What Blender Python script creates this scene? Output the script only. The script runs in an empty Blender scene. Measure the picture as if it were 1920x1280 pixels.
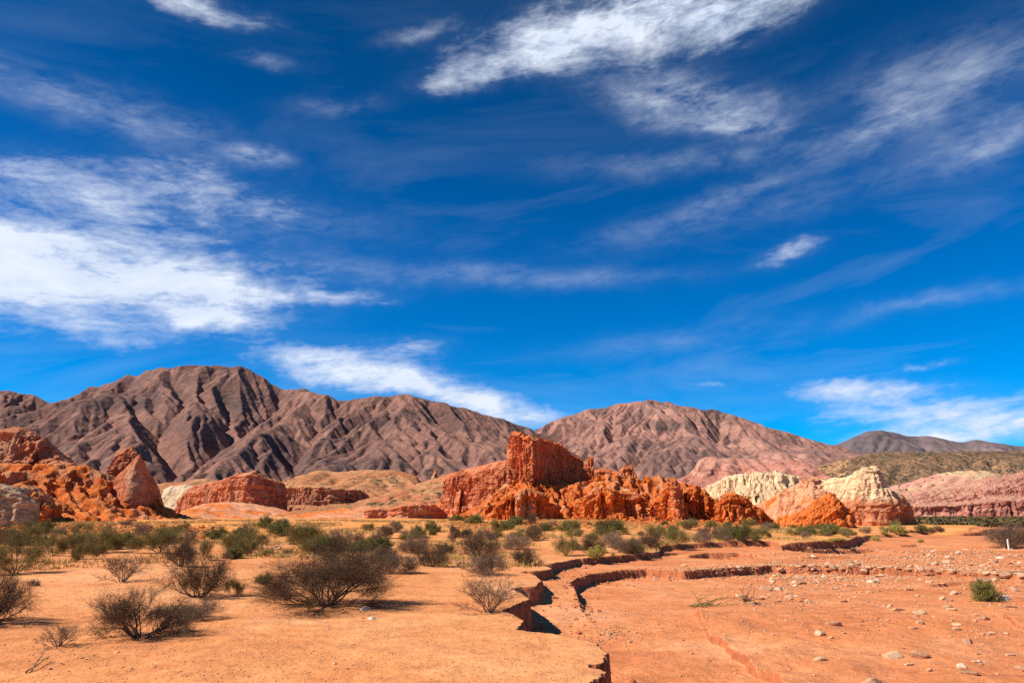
import bpy, math, random
import numpy as np
R = math.radians

# ------------------------------------------------------------------ camera
IW, IH, F = 1920.0, 1280.0, 1387.0
HOR = 962.0
H = 2.2                                   # eye above the sandy terrace (m)
PITCH = math.atan((HOR - IH/2) / F)
cam_d = bpy.data.cameras.new('camera'); cam = bpy.data.objects.new('camera', cam_d)
bpy.context.scene.collection.objects.link(cam)
cam_d.sensor_width = 36; cam_d.lens = F/IW*36
cam_d.clip_start = 0.1; cam_d.clip_end = 40000
cam.location = (0, 0, H); cam.rotation_euler = (math.pi/2 + PITCH, 0, 0)
bpy.context.scene.camera = cam
sc = bpy.context.scene
sc.view_settings.view_transform = 'Standard'; sc.view_settings.look = 'None'
sc.view_settings.exposure = 0.46; sc.view_settings.gamma = 1
sc.cycles.max_bounces = 6; sc.cycles.diffuse_bounces = 3; sc.cycles.volume_bounces = 0
sc.cycles.use_denoising = False
sc.cycles.transparent_max_bounces = 8

# ------------------------------------------------------------------ sun
SUN = np.array([-1.0, -0.24, 0.98]); SUN /= np.linalg.norm(SUN)      # towards the sun
sd = bpy.data.lights.new('sun', 'SUN'); sun = bpy.data.objects.new('sun', sd)
sc.collection.objects.link(sun)
sd.energy = 5.0; sd.angle = R(0.5); sd.color = (1.0, 0.95, 0.87)
from mathutils import Vector
sun.rotation_euler = Vector(SUN).to_track_quat('Z', 'Y').to_euler()
SUN_EL = math.asin(SUN[2]); SUN_ROT = math.atan2(SUN[0], SUN[1])

# ------------------------------------------------------------------ node helpers
class N:
    def __init__(s, tree): s.t = tree; s.n = tree.nodes; s.l = tree.links
    def put(s, sock, v):
        if v is None: return
        if isinstance(v, bpy.types.NodeSocket): s.l.new(v, sock)
        else: sock.default_value = v
    def math(s, op, a, b=None, c=None, clamp=False):
        m = s.n.new('ShaderNodeMath'); m.operation = op; m.use_clamp = clamp
        s.put(m.inputs[0], a); s.put(m.inputs[1], b); s.put(m.inputs[2], c); return m.outputs[0]
    def vm(s, op, a, b=None):
        m = s.n.new('ShaderNodeVectorMath'); m.operation = op
        s.put(m.inputs[0], a)
        if b is not None: s.put(m.inputs[1], b)
        return m.outputs[1] if op in ('DOT_PRODUCT', 'LENGTH') else m.outputs[0]
    def noise(s, vec, scale, detail=4, rough=0.55, dist=0.0, col=False):
        m = s.n.new('ShaderNodeTexNoise'); s.put(m.inputs['Vector'], vec)
        m.inputs['Scale'].default_value = scale; m.inputs['Detail'].default_value = detail
        m.inputs['Roughness'].default_value = rough; m.inputs['Distortion'].default_value = dist
        return m.outputs['Color' if col else 'Fac']
    def ramp(s, fac, stops, interp='LINEAR'):
        m = s.n.new('ShaderNodeValToRGB'); e = m.color_ramp; e.interpolation = interp
        while len(e.elements) < len(stops): e.elements.new(0.5)
        for el, (p, c) in zip(e.elements, stops):
            el.position = p; el.color = (c if isinstance(c, tuple) else (c, c, c)) + (1,)
        s.put(m.inputs[0], fac); return m.outputs[0]
    def mix(s, fac, a, b, mode='MIX'):
        m = s.n.new('ShaderNodeMix'); m.data_type = 'RGBA'; m.blend_type = mode
        s.put(m.inputs[0], fac)
        for k, v in ((6, a), (7, b)):
            if isinstance(v, tuple): v = v + (1,)
            s.put(m.inputs[k], v)
        return m.outputs[2]
    def mapr(s, v, a, b, c=0.0, d=1.0, smooth=False):
        m = s.n.new('ShaderNodeMapRange'); m.clamp = True
        if smooth: m.interpolation_type = 'SMOOTHSTEP'
        s.put(m.inputs[0], v)
        for k, q in zip((1, 2, 3, 4), (a, b, c, d)): m.inputs[k].default_value = q
        return m.outputs[0]
    def comb(s, x, y, z):
        m = s.n.new('ShaderNodeCombineXYZ')
        for k, q in enumerate((x, y, z)): s.put(m.inputs[k], q)
        return m.outputs[0]
    def sep(s, v):
        m = s.n.new('ShaderNodeSeparateXYZ'); s.put(m.inputs[0], v); return m.outputs
    def bump(s, h, dist, strength=1.0, nrm=None):
        m = s.n.new('ShaderNodeBump'); m.inputs['Strength'].default_value = strength
        m.inputs['Distance'].default_value = dist; s.put(m.inputs['Height'], h)
        if nrm is not None: s.put(m.inputs['Normal'], nrm)
        return m.outputs[0]

# ------------------------------------------------------------------ sky with clouds (by direction)
def px_dir(px, py):
    X = (px - IW/2)/F; Y = (IH/2 - py)/F
    v = np.array([X, math.cos(PITCH) - Y*math.sin(PITCH), math.sin(PITCH) + Y*math.cos(PITCH)])
    return v/np.linalg.norm(v)
w = bpy.data.worlds.new('World'); sc.world = w; w.use_nodes = True
t = w.node_tree; t.nodes.clear(); n = N(t)
out = t.nodes.new('ShaderNodeOutputWorld'); bg = t.nodes.new('ShaderNodeBackground')
t.links.new(bg.outputs[0], out.inputs[0]); bg.inputs[1].default_value = 0.1
sky = t.nodes.new('ShaderNodeTexSky'); sky.sky_type = 'NISHITA'; sky.sun_disc = False
sky.sun_elevation = SUN_EL; sky.sun_rotation = SUN_ROT; sky.altitude = 1600
sky.air_density = 1.0; sky.dust_density = 0.0; sky.ozone_density = 3.0
tc = t.nodes.new('ShaderNodeTexCoord'); D = tc.outputs['Generated']
dx, dy, dz = n.sep(D)
az = n.math('ARCTAN2', dx, dy); el = n.math('ARCSINE', dz)
# polarised deep-blue sky
grad = n.ramp(n.mapr(el, 0.0, 0.85), [(0.0, (0.05, 0.70, 1.12)), (0.12, (0.0, 0.62, 1.1)), (0.40, (0.0, 0.46, 0.88)), (0.8, (0.0, 0.30, 0.54)), (1.0, (0.01, 0.26, 0.47))])
skyc = n.mix(1.0, sky.outputs[0], grad, 'MULTIPLY')
ae = n.comb(az, el, 0.0)
warp = n.noise(ae, 7.0, 4, 0.65, col=True)
aw = n.vm('ADD', ae, n.vm('MULTIPLY', n.vm('SUBTRACT', warp, (0.5, 0.5, 0.5)), (0.09, 0.05, 0.0)))
# clouds: centre px, radii px, tilt degrees (positive = rising to the right), weight
CL = [(90,500,260,74,0,1.35),(320,525,250,70,-2,1.35),(410,598,120,40,-4,.85),(150,600,160,34,-6,.7),(600,556,125,16,4,.75),(-40,520,160,80,0,.9),
      (120,350,230,50,-4,.8),(420,365,190,38,-4,.62),(480,288,60,16,10,.55),(380,12,120,26,0,.7),
      (1190,45,270,68,4,.95),(1010,95,110,48,10,.8),(900,145,110,26,8,.7),(1400,18,130,52,10,.8),(1250,0,200,40,0,.5),
      (1290,190,170,50,-12,.58),(1380,235,100,24,-10,.40),(1780,150,230,80,6,.34),(1650,242,90,24,6,.32),(1880,250,150,50,10,.26),
      (1475,478,64,18,5,.62),(630,668,130,18,2,.75),(765,645,70,16,4,.75),(690,712,180,27,-3,1.1),(850,745,140,24,-10,.95),(960,785,110,22,-6,.9),
      (1610,737,170,24,-3,1.1),(1745,689,46,7,6,.62),(1800,775,240,24,-2,1.0),(1850,812,270,24,0,1.05),(1330,716,32,5,2,.5),
      (200,205,300,44,-6,.32),(1340,378,200,20,12,.24),(1760,560,160,16,6,.26),(1500,380,420,36,6,.14),(1270,640,250,26,4,.12),
      (1300,300,300,26,-2,.2),(500,420,300,40,4,.16),(700,500,260,26,-2,.10),(640,200,90,20,10,.2),(770,60,60,14,20,.3),(495,112,60,16,0,.36),(1000,520,300,20,0,.18)]
ax_, ay_, _z = n.sep(aw)
tot = None; totb = None
for (cx, cy, rx, ry, tilt, wt) in CL:
    d = px_dir(cx, cy); d1 = px_dir(cx+2, cy); d2 = px_dir(cx, cy-2)
    a0 = math.atan2(d[0], d[1]); e0 = math.asin(d[2])
    ka = abs(math.atan2(d1[0], d1[1]) - a0)/2; ke = abs(math.asin(d2[2]) - e0)/2
    c, s_ = math.cos(R(tilt)), math.sin(R(tilt))
    u = n.math('MULTIPLY', n.math('SUBTRACT', ax_, a0), 1/ka); v = n.math('MULTIPLY', n.math('SUBTRACT', ay_, e0), 1/ke)
    p = n.math('ADD', n.math('MULTIPLY', u, c/rx), n.math('MULTIPLY', v, s_/rx))
    q = n.math('ADD', n.math('MULTIPLY', u, -s_/ry), n.math('MULTIPLY', v, c/ry))
    r2 = n.math('ADD', n.math('MULTIPLY', p, p), n.math('MULTIPLY', q, q))
    g = n.math('MULTIPLY', n.math('EXPONENT', n.math('MULTIPLY', r2, -1.15)), wt)
    if wt >= .6: tot = g if tot is None else n.math('ADD', tot, g)
    else: totb = g if totb is None else n.math('ADD', totb, g)
tot = n.math('MINIMUM', tot, 1.45)
st = n.vm('MULTIPLY', n.comb(n.math('ADD', az, n.math('MULTIPLY', el, 0.35)), n.math('SUBTRACT', el, n.math('MULTIPLY', az, 0.12)), 0.3), (1.0, 2.4, 1.0))
f1 = n.noise(st, 6.5, 12, 0.66, 0.25)
f2 = n.noise(n.vm('MULTIPLY', st, (1.0, 1.5, 1.0)), 26.0, 8, 0.68, 0.5)
fb = n.math('ADD', n.math('MULTIPLY', f1, 0.66), n.math('MULTIPLY', f2, 0.34))
dens = n.math('ADD', tot, n.math('MULTIPLY', n.math('SUBTRACT', fb, 0.5), 3.4))
dens = n.mapr(dens, 0.22, 1.5, 0, 1)
dens = n.math('MULTIPLY', dens, n.mapr(tot, 0.02, 0.22, smooth=True))
soft = n.math('MULTIPLY', n.math('POWER', tot, 1.2), n.mapr(fb, 0.36, 0.64, 0.12, 1.15))
dens = n.math('ADD', n.math('MULTIPLY', dens, 0.68), n.math('MULTIPLY', soft, 0.55))
wisp = n.math('MULTIPLY', totb, n.mapr(fb, 0.38, 0.66, 0.06, 1.5))
dens = n.math('ADD', dens, wisp, clamp=True)
veil = n.math('MULTIPLY', n.mapr(n.noise(n.vm('MULTIPLY', st, (0.6, 1.4, 1.0)), 3.0, 8, 0.6, 0.8), 0.5, 0.8), n.mapr(el, 0.6, 0.2, 0.04, 0.16))
dens = n.math('MAXIMUM', n.math('POWER', dens, 1.15), veil)
shade = n.mix(n.mapr(f1, 0.35, 0.7), (4.6, 5.4, 6.9), (6.9, 7.3, 7.9))
dens = n.math('MULTIPLY', dens, n.mapr(dz, -0.02, 0.02))
final = n.mix(n.math('MULTIPLY', dens, 0.97), skyc, shade)
t.links.new(final, bg.inputs[0])

# ------------------------------------------------------------------ projection helpers
CT, ST = math.cos(PITCH), math.sin(PITCH)
def at(px, py, dist):                     # point of the pixel's ray at forward distance dist
    X = (px - IW/2)/F; Y = (IH/2 - py)/F
    fh = CT - Y*ST
    return np.array([X*dist/fh, dist*np.ones_like(X*1.0), H + (ST + Y*CT)*dist/fh]) if not np.isscalar(px) else np.array([X*dist/fh, dist, H + (ST + Y*CT)*dist/fh])
def gp(px, py, z=0.0):                    # pixel's ray meets height z
    X = (px - IW/2)/F; Y = (IH/2 - py)/F
    fh = CT - Y*ST; up = ST + Y*CT
    d = (z - H)/up*fh
    return np.array([X*d/fh, d])
def proj(x, y, z):
    zc = z - H; f = y*CT + zc*ST; u = -y*ST + zc*CT
    return IW/2 + F*x/f, IH/2 - F*u/f

# ------------------------------------------------------------------ numpy noise
rs = np.random.RandomState(7)
PERM = rs.permutation(256); PERM = np.concatenate([PERM, PERM, PERM]).astype(np.int32)
GR = rs.normal(size=(256, 3)); GR /= np.linalg.norm(GR, axis=1)[:, None]
GR = GR*1.5
def pn(x, y, z=None):
    if z is None:
        z = np.zeros_like(x) + 0.37
    xi = np.floor(x).astype(np.int64); yi = np.floor(y).astype(np.int64); zi = np.floor(z).astype(np.int64)
    xf = x - xi; yf = y - yi; zf = z - zi
    xi &= 255; yi &= 255; zi &= 255
    u = xf*xf*xf*(xf*(xf*6-15)+10); v = yf*yf*yf*(yf*(yf*6-15)+10); w_ = zf*zf*zf*(zf*(zf*6-15)+10)
    def g(i, j, k):
        h = PERM[PERM[PERM[xi+i]+yi+j]+zi+k]
        q = GR[h]
        return q[..., 0]*(xf-i) + q[..., 1]*(yf-j) + q[..., 2]*(zf-k)
    def L(a, b, t_): return a + t_*(b-a)
    return L(L(L(g(0,0,0), g(1,0,0), u), L(g(0,1,0), g(1,1,0), u), v), L(L(g(0,0,1), g(1,0,1), u), L(g(0,1,1), g(1,1,1), u), v), w_)
def fbm(x, y, z=None, oc=4, ro=0.5):
    a, s, o = 1.0, 0.0, 0.0
    for k in range(oc):
        f = 2.03**k
        o = o + a*pn(x*f+k*17.1, y*f+k*5.3, None if z is None else z*f+k*9.7); s += a; a *= ro
    return o/s
def ridged(x, y, z=None, oc=3, ro=0.5):
    a, s, o = 1.0, 0.0, 0.0
    for k in range(oc):
        f = 2.03**k
        o = o + a*(1-2*np.abs(pn(x*f+k*11.1, y*f+k*3.3, None if z is None else z*f+k*9.7))); s += a; a *= ro
    return o/s
def sstep(a, b, x):
    t_ = np.clip((x-a)/(b-a), 0, 1); return t_*t_*(3-2*t_)

def cells(x, y, z, seed=0):
    """voronoi cells: a random value per cell and the distance to the cell border"""
    xi, yi, zi = np.floor(x), np.floor(y), np.floor(z); h = lambda a, b, c, k: (np.sin(a*127.1+b*311.7+c*74.7+k*53.3+seed*9.1)*43758.5453) % 1.0
    f1 = np.full(x.shape, 9.0); f2 = np.full(x.shape, 9.0); v = np.zeros(x.shape)
    for i in (-1, 0, 1):
        for j in (-1, 0, 1):
            for k in (-1, 0, 1):
                a, b, c = xi+i, yi+j, zi+k
                d = (a+h(a, b, c, 1)-x)**2 + (b+h(a, b, c, 2)-y)**2 + (c+h(a, b, c, 3)-z)**2
                m_ = d < f1
                f2 = np.where(m_, f1, np.minimum(f2, d)); v = np.where(m_, h(a, b, c, 4), v); f1 = np.where(m_, d, f1)
    return v, np.sqrt(f2)-np.sqrt(f1)
def blocks(X, Y, Z, L_, seed, tall=1.6):
    wx = .18*fbm(X/L_*1.5+seed, Y/L_*1.5, Z/L_*1.5, oc=2)
    v, e = cells(X/L_+wx, Y/L_+wx, Z/L_/tall+wx, seed); v2, e2 = cells(X/L_*2.7+3+wx, Y/L_*2.7, Z/L_/tall*2.9+wx, seed+3)
    return (v-.5)*sstep(0, .10, e) - .30*(1-sstep(0, .12, e)) + .40*(v2-.5) - .12*(1-sstep(0, .15, e2))

# ------------------------------------------------------------------ mesh helpers
def mesh_np(name, V, Fq, tri=None, smooth=True, attrs=None):
    me = bpy.data.meshes.new(name)
    V = np.asarray(V, np.float32); nq = 0 if Fq is None else len(Fq); nt = 0 if tri is None else len(tri)
    me.vertices.add(len(V)); me.vertices.foreach_set('co', V.ravel())
    li = []; tot_ = []
    if nq: li.append(np.asarray(Fq, np.int32).ravel()); tot_.append(np.full(nq, 4, np.int32))
    if nt: li.append(np.asarray(tri, np.int32).ravel()); tot_.append(np.full(nt, 3, np.int32))
    li = np.concatenate(li); tot_ = np.concatenate(tot_)
    me.loops.add(len(li)); me.loops.foreach_set('vertex_index', li)
    me.polygons.add(len(tot_))
    st_ = np.concatenate([[0], np.cumsum(tot_)[:-1]]).astype(np.int32)
    me.polygons.foreach_set('loop_start', st_); me.polygons.foreach_set('loop_total', tot_)
    me.polygons.foreach_set('use_smooth', np.full(len(tot_), smooth))
    for k, a in (attrs or {}).items():
        at_ = me.attributes.new(k, 'FLOAT', 'POINT'); at_.data.foreach_set('value', np.asarray(a, np.float32))
    me.update(calc_edges=True); me.validate()
    return me
def tag(o, label=None, cat=None, group=None, kind=None):
    if label: o['label'] = label
    if cat: o['category'] = cat
    if group: o['group'] = group
    if kind: o['kind'] = kind
    return o
def link(name, me, mat=None, parent=None):
    o = bpy.data.objects.new(name, me); sc.collection.objects.link(o)
    if mat is not None and not me.materials: me.materials.append(mat)
    if parent is not None: o.parent = parent
    return o
def gridfaces(nu, nv):
    i = np.arange(nu-1)[:, None]*nv + np.arange(nv-1)[None, :]
    return np.stack([i, i+nv, i+nv+1, i+1], -1).reshape(-1, 4)

# ------------------------------------------------------------------ materials
def newmat(name):
    m = bpy.data.materials.new(name); m.use_nodes = True
    nt = m.node_tree; b = nt.nodes['Principled BSDF']
    b.inputs['Roughness'].default_value = 0.95
    b.inputs['Specular IOR Level'].default_value = 0.15
    return m, N(nt), b
def rockmat(name, strata, mott=(0.72, 1.2), sc_=1.0, band=0.5, warp_=1.5, streak=0.35, bumpd=0.25, tilt=(0.0, 0.0), tint=None, speck=None, dirt=None):
    """strata: ramp stops over a banded height coordinate; sc_: metres-scale (bigger = larger features)"""
    m, n, b = newmat(name)
    geo = n.n.new('ShaderNodeNewGeometry'); P = geo.outputs['Position']
    x, y, z = n.sep(P)
    wz = n.math('MULTIPLY', n.math('SUBTRACT', n.noise(P, 0.16/sc_, 4, 0.6), 0.5), warp_*sc_*4)
    hz = n.math('ADD', z, wz)
    hz = n.math('ADD', hz, n.math('ADD', n.math('MULTIPLY', x, tilt[0]), n.math('MULTIPLY', y, tilt[1])))
    bandv = n.noise(n.comb(n.math('MULTIPLY', x, 0.02/sc_), n.math('MULTIPLY', y, 0.02/sc_), n.math('MULTIPLY', hz, band/sc_)), 1.0, 6, 0.62)
    col = n.ramp(n.mapr(bandv, 0.28, 0.72), strata)
    if tint:                                   # large patches of another hue
        k = n.mapr(n.noise(P, tint[1]/sc_, 4, 0.6, 0.5), tint[2], tint[3], smooth=True)
        col = n.mix(k, col, tint[0])
    lum = n.noise(P, 0.9/sc_, 8, 0.7)
    col = n.mix(1.0, col, n.ramp(n.mapr(lum, 0.3, 0.7), [(0, mott[0]), (1, mott[1])]), 'MULTIPLY')
    if streak:
        sv = n.noise(n.vm('MULTIPLY', P, (1.0, 1.0, 0.07)), 1.3/sc_, 5, 0.7)
        col = n.mix(streak, col, n.mix(1.0, col, n.ramp(n.mapr(sv, 0.32, 0.68), [(0, 0.45), (1, 1.35)]), 'MULTIPLY'))
    if dirt:                                   # colour of the gentle ledges and slopes where loose soil lies
        nz = n.sep(geo.outputs['Normal'])[2]
        k = n.mapr(n.math('ADD', nz, n.math('MULTIPLY', n.math('SUBTRACT', lum, 0.5), 0.8)), 0.62, 0.92, smooth=True)
        col = n.mix(n.math('MULTIPLY', k, dirt[1]), col, dirt[0])
    if speck:                                  # scattered shrubs on far slopes
        vo = n.n.new('ShaderNodeTexVoronoi'); n.put(vo.inputs['Vector'], P); vo.inputs['Scale'].default_value = speck[1]
        dn = n.noise(P, speck[1]*0.12, 4, 0.6)
        th = n.mapr(dn, 0.35, 0.65, speck[2], speck[3])
        k = n.math('LESS_THAN', vo.outputs['Distance'], th)
        col = n.mix(k, col, speck[0])
    n.put(b.inputs['Base Color'], col)
    bh = n.noise(P, 1.6/sc_, 10, 0.72)
    nb = n.bump(n.math('ADD', bh, n.math('MULTIPLY', bandv, 0.5)), bumpd*sc_, 1.0)
    n.put(b.inputs['Normal'], nb)
    return m

ORANGE = rockmat('orange_rock', [(0.0, (.48, .09, .018)), (.35, (.68, .145, .026)), (.55, (.78, .205, .042)), (.75, (.58, .11, .022)), (1, (.78, .215, .05))], dirt=((.76, .25, .075), .5), tint=((.66, .29, .14), .22, .50, .66), bumpd=.5, streak=.5)
REDROCK = rockmat('red_rock', [(0.0, (.32, .085, .040)), (.4, (.56, .165, .07)), (.6, (.66, .225, .10)), (.8, (.42, .11, .052)), (1, (.72, .30, .16))], dirt=((.72, .27, .12), .6), tint=((.62, .30, .16), .2, .5, .64), bumpd=.5)
TOWER = rockmat('tower_rock', [(0.0, (.46, .11, .04)), (.4, (.68, .185, .065)), (.6, (.76, .24, .09)), (.8, (.54, .13, .048)), (1, (.80, .31, .14))], streak=.65, bumpd=.5, tint=((.74, .33, .16), .22, .52, .66))
PINKCLIFF = rockmat('pink_cliff_rock', [(0.0, (.42, .11, .045)), (.45, (.62, .20, .085)), (.7, (.70, .26, .125)), (1, (.52, .145, .06))], streak=.7, bumpd=.25)
CREAM = rockmat('cream_rock', [(0.0, (.56, .34, .17)), (.4, (.70, .46, .25)), (.7, (.77, .54, .31)), (1, (.64, .41, .21))], mott=(.82, 1.12), streak=.35, bumpd=.22)
GREYROCK = rockmat('grey_boulder_rock', [(0.0, (.30, .18, .10)), (.5, (.46, .29, .165)), (1, (.56, .37, .22))], mott=(.6, 1.25), bumpd=.12, sc_=.6)
SALMON = rockmat('salmon_rock', [(0.0, (.56, .20, .09)), (.5, (.70, .30, .15)), (1, (.76, .38, .2))], tint=((.66, .17, .03), .18, .46, .56), bumpd=.2)
DARKMESA = rockmat('mesa_rock', [(0.0, (.22, .07, .04)), (.5, (.40, .15, .08)), (.8, (.5, .2, .1)), (1, (.26, .08, .045))], streak=.6, dirt=((.60, .28, .11), .9), bumpd=.4, speck=((.10, .09, .04), .45, .0, .28))
TANHILL = rockmat('tan_hill_soil', [(0.0, (.36, .15, .065)), (.4, (.50, .215, .09)), (.7, (.58, .28, .12)), (1, (.44, .19, .085))], streak=.35, speck=((.10, .085, .04), .40, .05, .42), tint=((.56, .20, .085), .07, .46, .6), bumpd=.6)
PALEHILL = rockmat('pale_hill_soil', [(0.0, (.58, .36, .20)), (.5, (.70, .48, .28)), (1, (.76, .56, .38))], streak=.3, speck=((.16, .13, .07), .35, .0, .22), bumpd=.3)

# ------------------------------------------------------------------ erosion (stream power) for ridges and gullies
def erode(z, dx, up, iters, K, m=0.45, fixed=None, talus=None, smax=None):
    ny, nx = z.shape; Nn = nx*ny
    idx = np.arange(Nn).reshape(ny, nx)
    offs = [(-1,0,1),(1,0,1),(0,-1,1),(0,1,1),(-1,-1,1.4142),(-1,1,1.4142),(1,-1,1.4142),(1,1,1.4142)]
    fx = fixed if fixed is not None else np.zeros_like(z, bool)
    fx = fx.copy(); fx[0, :] = True
    fl = fx.ravel()
    for it in range(iters):
        best = np.zeros_like(z); rec = idx.copy(); dist = np.ones_like(z)
        for (dj, di, L) in offs:
            js = slice(max(0, dj), ny + min(0, dj)); jd = slice(max(0, -dj), ny + min(0, -dj))
            is_ = slice(max(0, di), nx + min(0, di)); id_ = slice(max(0, -di), nx + min(0, -di))
            s = (z[jd, id_] - z[js, is_])/(L*dx)
            b = best[jd, id_]; mk = s > b
            b[mk] = s[mk]; best[jd, id_] = b
            r = rec[jd, id_]; r[mk] = idx[js, is_][mk]; rec[jd, id_] = r
            d_ = dist[jd, id_]; d_[mk] = L; dist[jd, id_] = d_
        zf = z.ravel(); order = np.argsort(zf, kind='stable').tolist()
        rl = rec.ravel().tolist()
        A = [1.0]*Nn
        for i in reversed(order):
            r = rl[i]
            if r != i: A[r] += A[i]
        A = np.array(A)
        fa = (K*A**m/(dist.ravel())).tolist(); lim = (dist.ravel()*dx*(smax or 9.0)).tolist()
        zl = (zf + up.ravel()).tolist(); z0 = zf.tolist(); fxl = fl.tolist()
        for i in order:
            r = rl[i]
            if fxl[i]: zl[i] = z0[i]
            elif r != i:
                f_ = fa[i]; v = (zl[i] + f_*zl[r])/(1+f_)
                if v > zl[r] + lim[i]: v = zl[r] + lim[i]
                zl[i] = v if v > zl[r] else zl[r] + 1e-4
        z = np.array(zl).reshape(ny, nx)
        if talus:
            for _ in range(1):
                zp = np.pad(z, 1, mode='edge')
                z = z + talus*(zp[:-2,1:-1]+zp[2:,1:-1]+zp[1:-1,:-2]+zp[1:-1,2:]-4*z)
    return z, np.array(A).reshape(ny, nx) if isinstance(A, list) else A.reshape(ny, nx)
def upsample(z, k):
    ny, nx = z.shape
    y = np.linspace(0, ny-1, (ny-1)*k+1); x = np.linspace(0, nx-1, (nx-1)*k+1)
    def itp(a, t_, ax):
        i = np.clip(np.floor(t_).astype(int), 0, a.shape[ax]-2); f = t_-i
        a0 = np.take(a, np.clip(i-1, 0, None), ax); a1 = np.take(a, i, ax); a2 = np.take(a, i+1, ax); a3 = np.take(a, np.clip(i+2, None, a.shape[ax]-1), ax)
        sh = [1, 1]; sh[ax] = -1; f = f.reshape(sh)
        return 0.5*((2*a1) + (-a0+a2)*f + (2*a0-5*a1+4*a2-a3)*f*f + (-a0+3*a1-3*a2+a3)*f**3)
    return itp(itp(z, y, 0), x, 1)
def gsmooth(a, sig):
    r = int(3*sig)+1; k = np.exp(-0.5*(np.arange(-r, r+1)/sig)**2); k /= k.sum()
    return np.convolve(np.pad(a, r, mode='edge'), k, mode='valid')

def eroded_land(x0, x1, y0, y1, cell, crest, sil, seed, K, iters=(30, 16), k_up=2, rough=1.0, zbase=0.0, sharp=1.0, fine=0.0, smooth_px=22, prof=None, power=1.0, talus=0.02, back=None, jitter=0.35, smax=None, soften=0):
    """height field whose skyline follows sil [(px, py)]; crest(x) = world y of the crest line"""
    c2 = cell*2
    nx = int((x1-x0)/c2)+1; ny = int((y1-y0)/c2)+1
    xs = x0 + np.arange(nx)*c2; ys = y0 + np.arange(ny)*c2
    X, Y = np.meshgrid(xs, ys)
    sp = np.array(sil, float)
    def height_of(X_, Yc):
        a = 960 + F*X_/Yc/1.0
        # elevation tangent wanted at this azimuth (iterate once for tilt)
        px = 960 + F*(X_/Yc)/(CT)   # start
        for _ in range(4):
            py = np.interp(px, sp[:, 0], sp[:, 1])
            Yv = (IH/2-py)/F; fh = CT - Yv*ST
            px = 960 + F*(X_/Yc)*fh
        py = np.interp(px, sp[:, 0], sp[:, 1]); Yv = (IH/2-py)/F
        return H + (ST + Yv*CT)/(CT - Yv*ST)*Yc - zbase, px
    def env(X_, Y_):
        Yc = crest(X_); hc, _ = height_of(X_, Yc)
        tt = np.where(Y_ < Yc, (Y_-y0)/(Yc-y0), 1 - (Y_-Yc)/((back or (y1-y0)*.6)))
        tt = np.clip(tt, 0, 1)
        return np.maximum(hc, 0.01)*tt**power
    rr = np.random.RandomState(seed)
    E = env(X, Y)
    z = E*0.6 + (0.15*E.max())*fbm(X/(60*cell)+seed, Y/(60*cell)+3.1, oc=4)*(E/E.max()) + rr.rand(ny, nx)*cell*jitter
    z = np.maximum(z, 0) + Y*1e-4
    up = E*0.06*(1 + 0.5*fbm(X/(45*cell)-seed, Y/(45*cell)+8.1, oc=3))
    z, A = erode(z, c2, up, iters[0], K, talus=talus, smax=smax)
    z = upsample(z, 2); ny, nx = z.shape
    xs = x0 + np.arange(nx)*cell; ys = y0 + np.arange(ny)*cell
    X, Y = np.meshgrid(xs, ys)
    z = z + cell*0.25*rr.rand(ny, nx)
    z, A = erode(z, cell, env(X, Y)*0.03, iters[1], K, talus=talus, smax=smax)
    if k_up > 1:
        z = upsample(z, k_up); ny, nx = z.shape; cell = cell/k_up
        xs = x0 + np.arange(nx)*cell; ys = y0 + np.arange(ny)*cell; X, Y = np.meshgrid(xs, ys)
    z = np.maximum(z, 0)
    if soften:
        g_ = z.copy(); kk = np.exp(-0.5*(np.arange(-40, 41)/14.0)**2); kk /= kk.sum()
        for ax in (0, 1):
            pad = [(0, 0), (0, 0)]; pad[ax] = (40, 40); q_ = np.pad(g_, pad, mode='edge'); n_ = g_.shape[ax]
            g_ = sum(kk[i_]*np.take(q_, np.arange(i_, i_+n_), ax) for i_ in range(81))
        z = z*(1-soften) + g_*soften
    if fine: z = z + fine*(ridged(X/(cell*9), Y/(cell*9), z/(cell*12), oc=3) - 0.3)*np.clip(z/(z.max()*0.1), 0, 1)
    # fit to the skyline
    for it in range(3):
        zz = z + zbase
        px, py = proj(X, Y, zz)
        b0, b1 = int(sp[0, 0]), int(sp[-1, 0]); bins = np.arange(b0, b1+1, 4)
        tan_ = (zz - H)/Y
        q = np.clip(((px-b0)/4).astype(int), 0, len(bins)-1)
        mx = np.full(len(bins), -9.0); inside = (px >= b0-4) & (px <= b1+4)
        np.maximum.at(mx, q[inside], tan_[inside])
        Yv = (IH/2-np.interp(bins, sp[:, 0], sp[:, 1]))/F
        want = (ST + Yv*CT)/(CT - Yv*ST)
        # use relative heights above base seen from a typical depth
        Ym = crest(xs.mean())
        hw = want*Ym + H - zbase; hm = mx*Ym + H - zbase
        ok = mx > -8
        rt = np.where(ok, np.clip(hw/np.maximum(hm, 1e-3), 0.2, 2.2), 1.0)
        rt = gsmooth(rt, smooth_px/4)
        z = z*np.interp(px, bins, rt)
    return X, Y, z + zbase, A
PINKBAD_ = None
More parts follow.
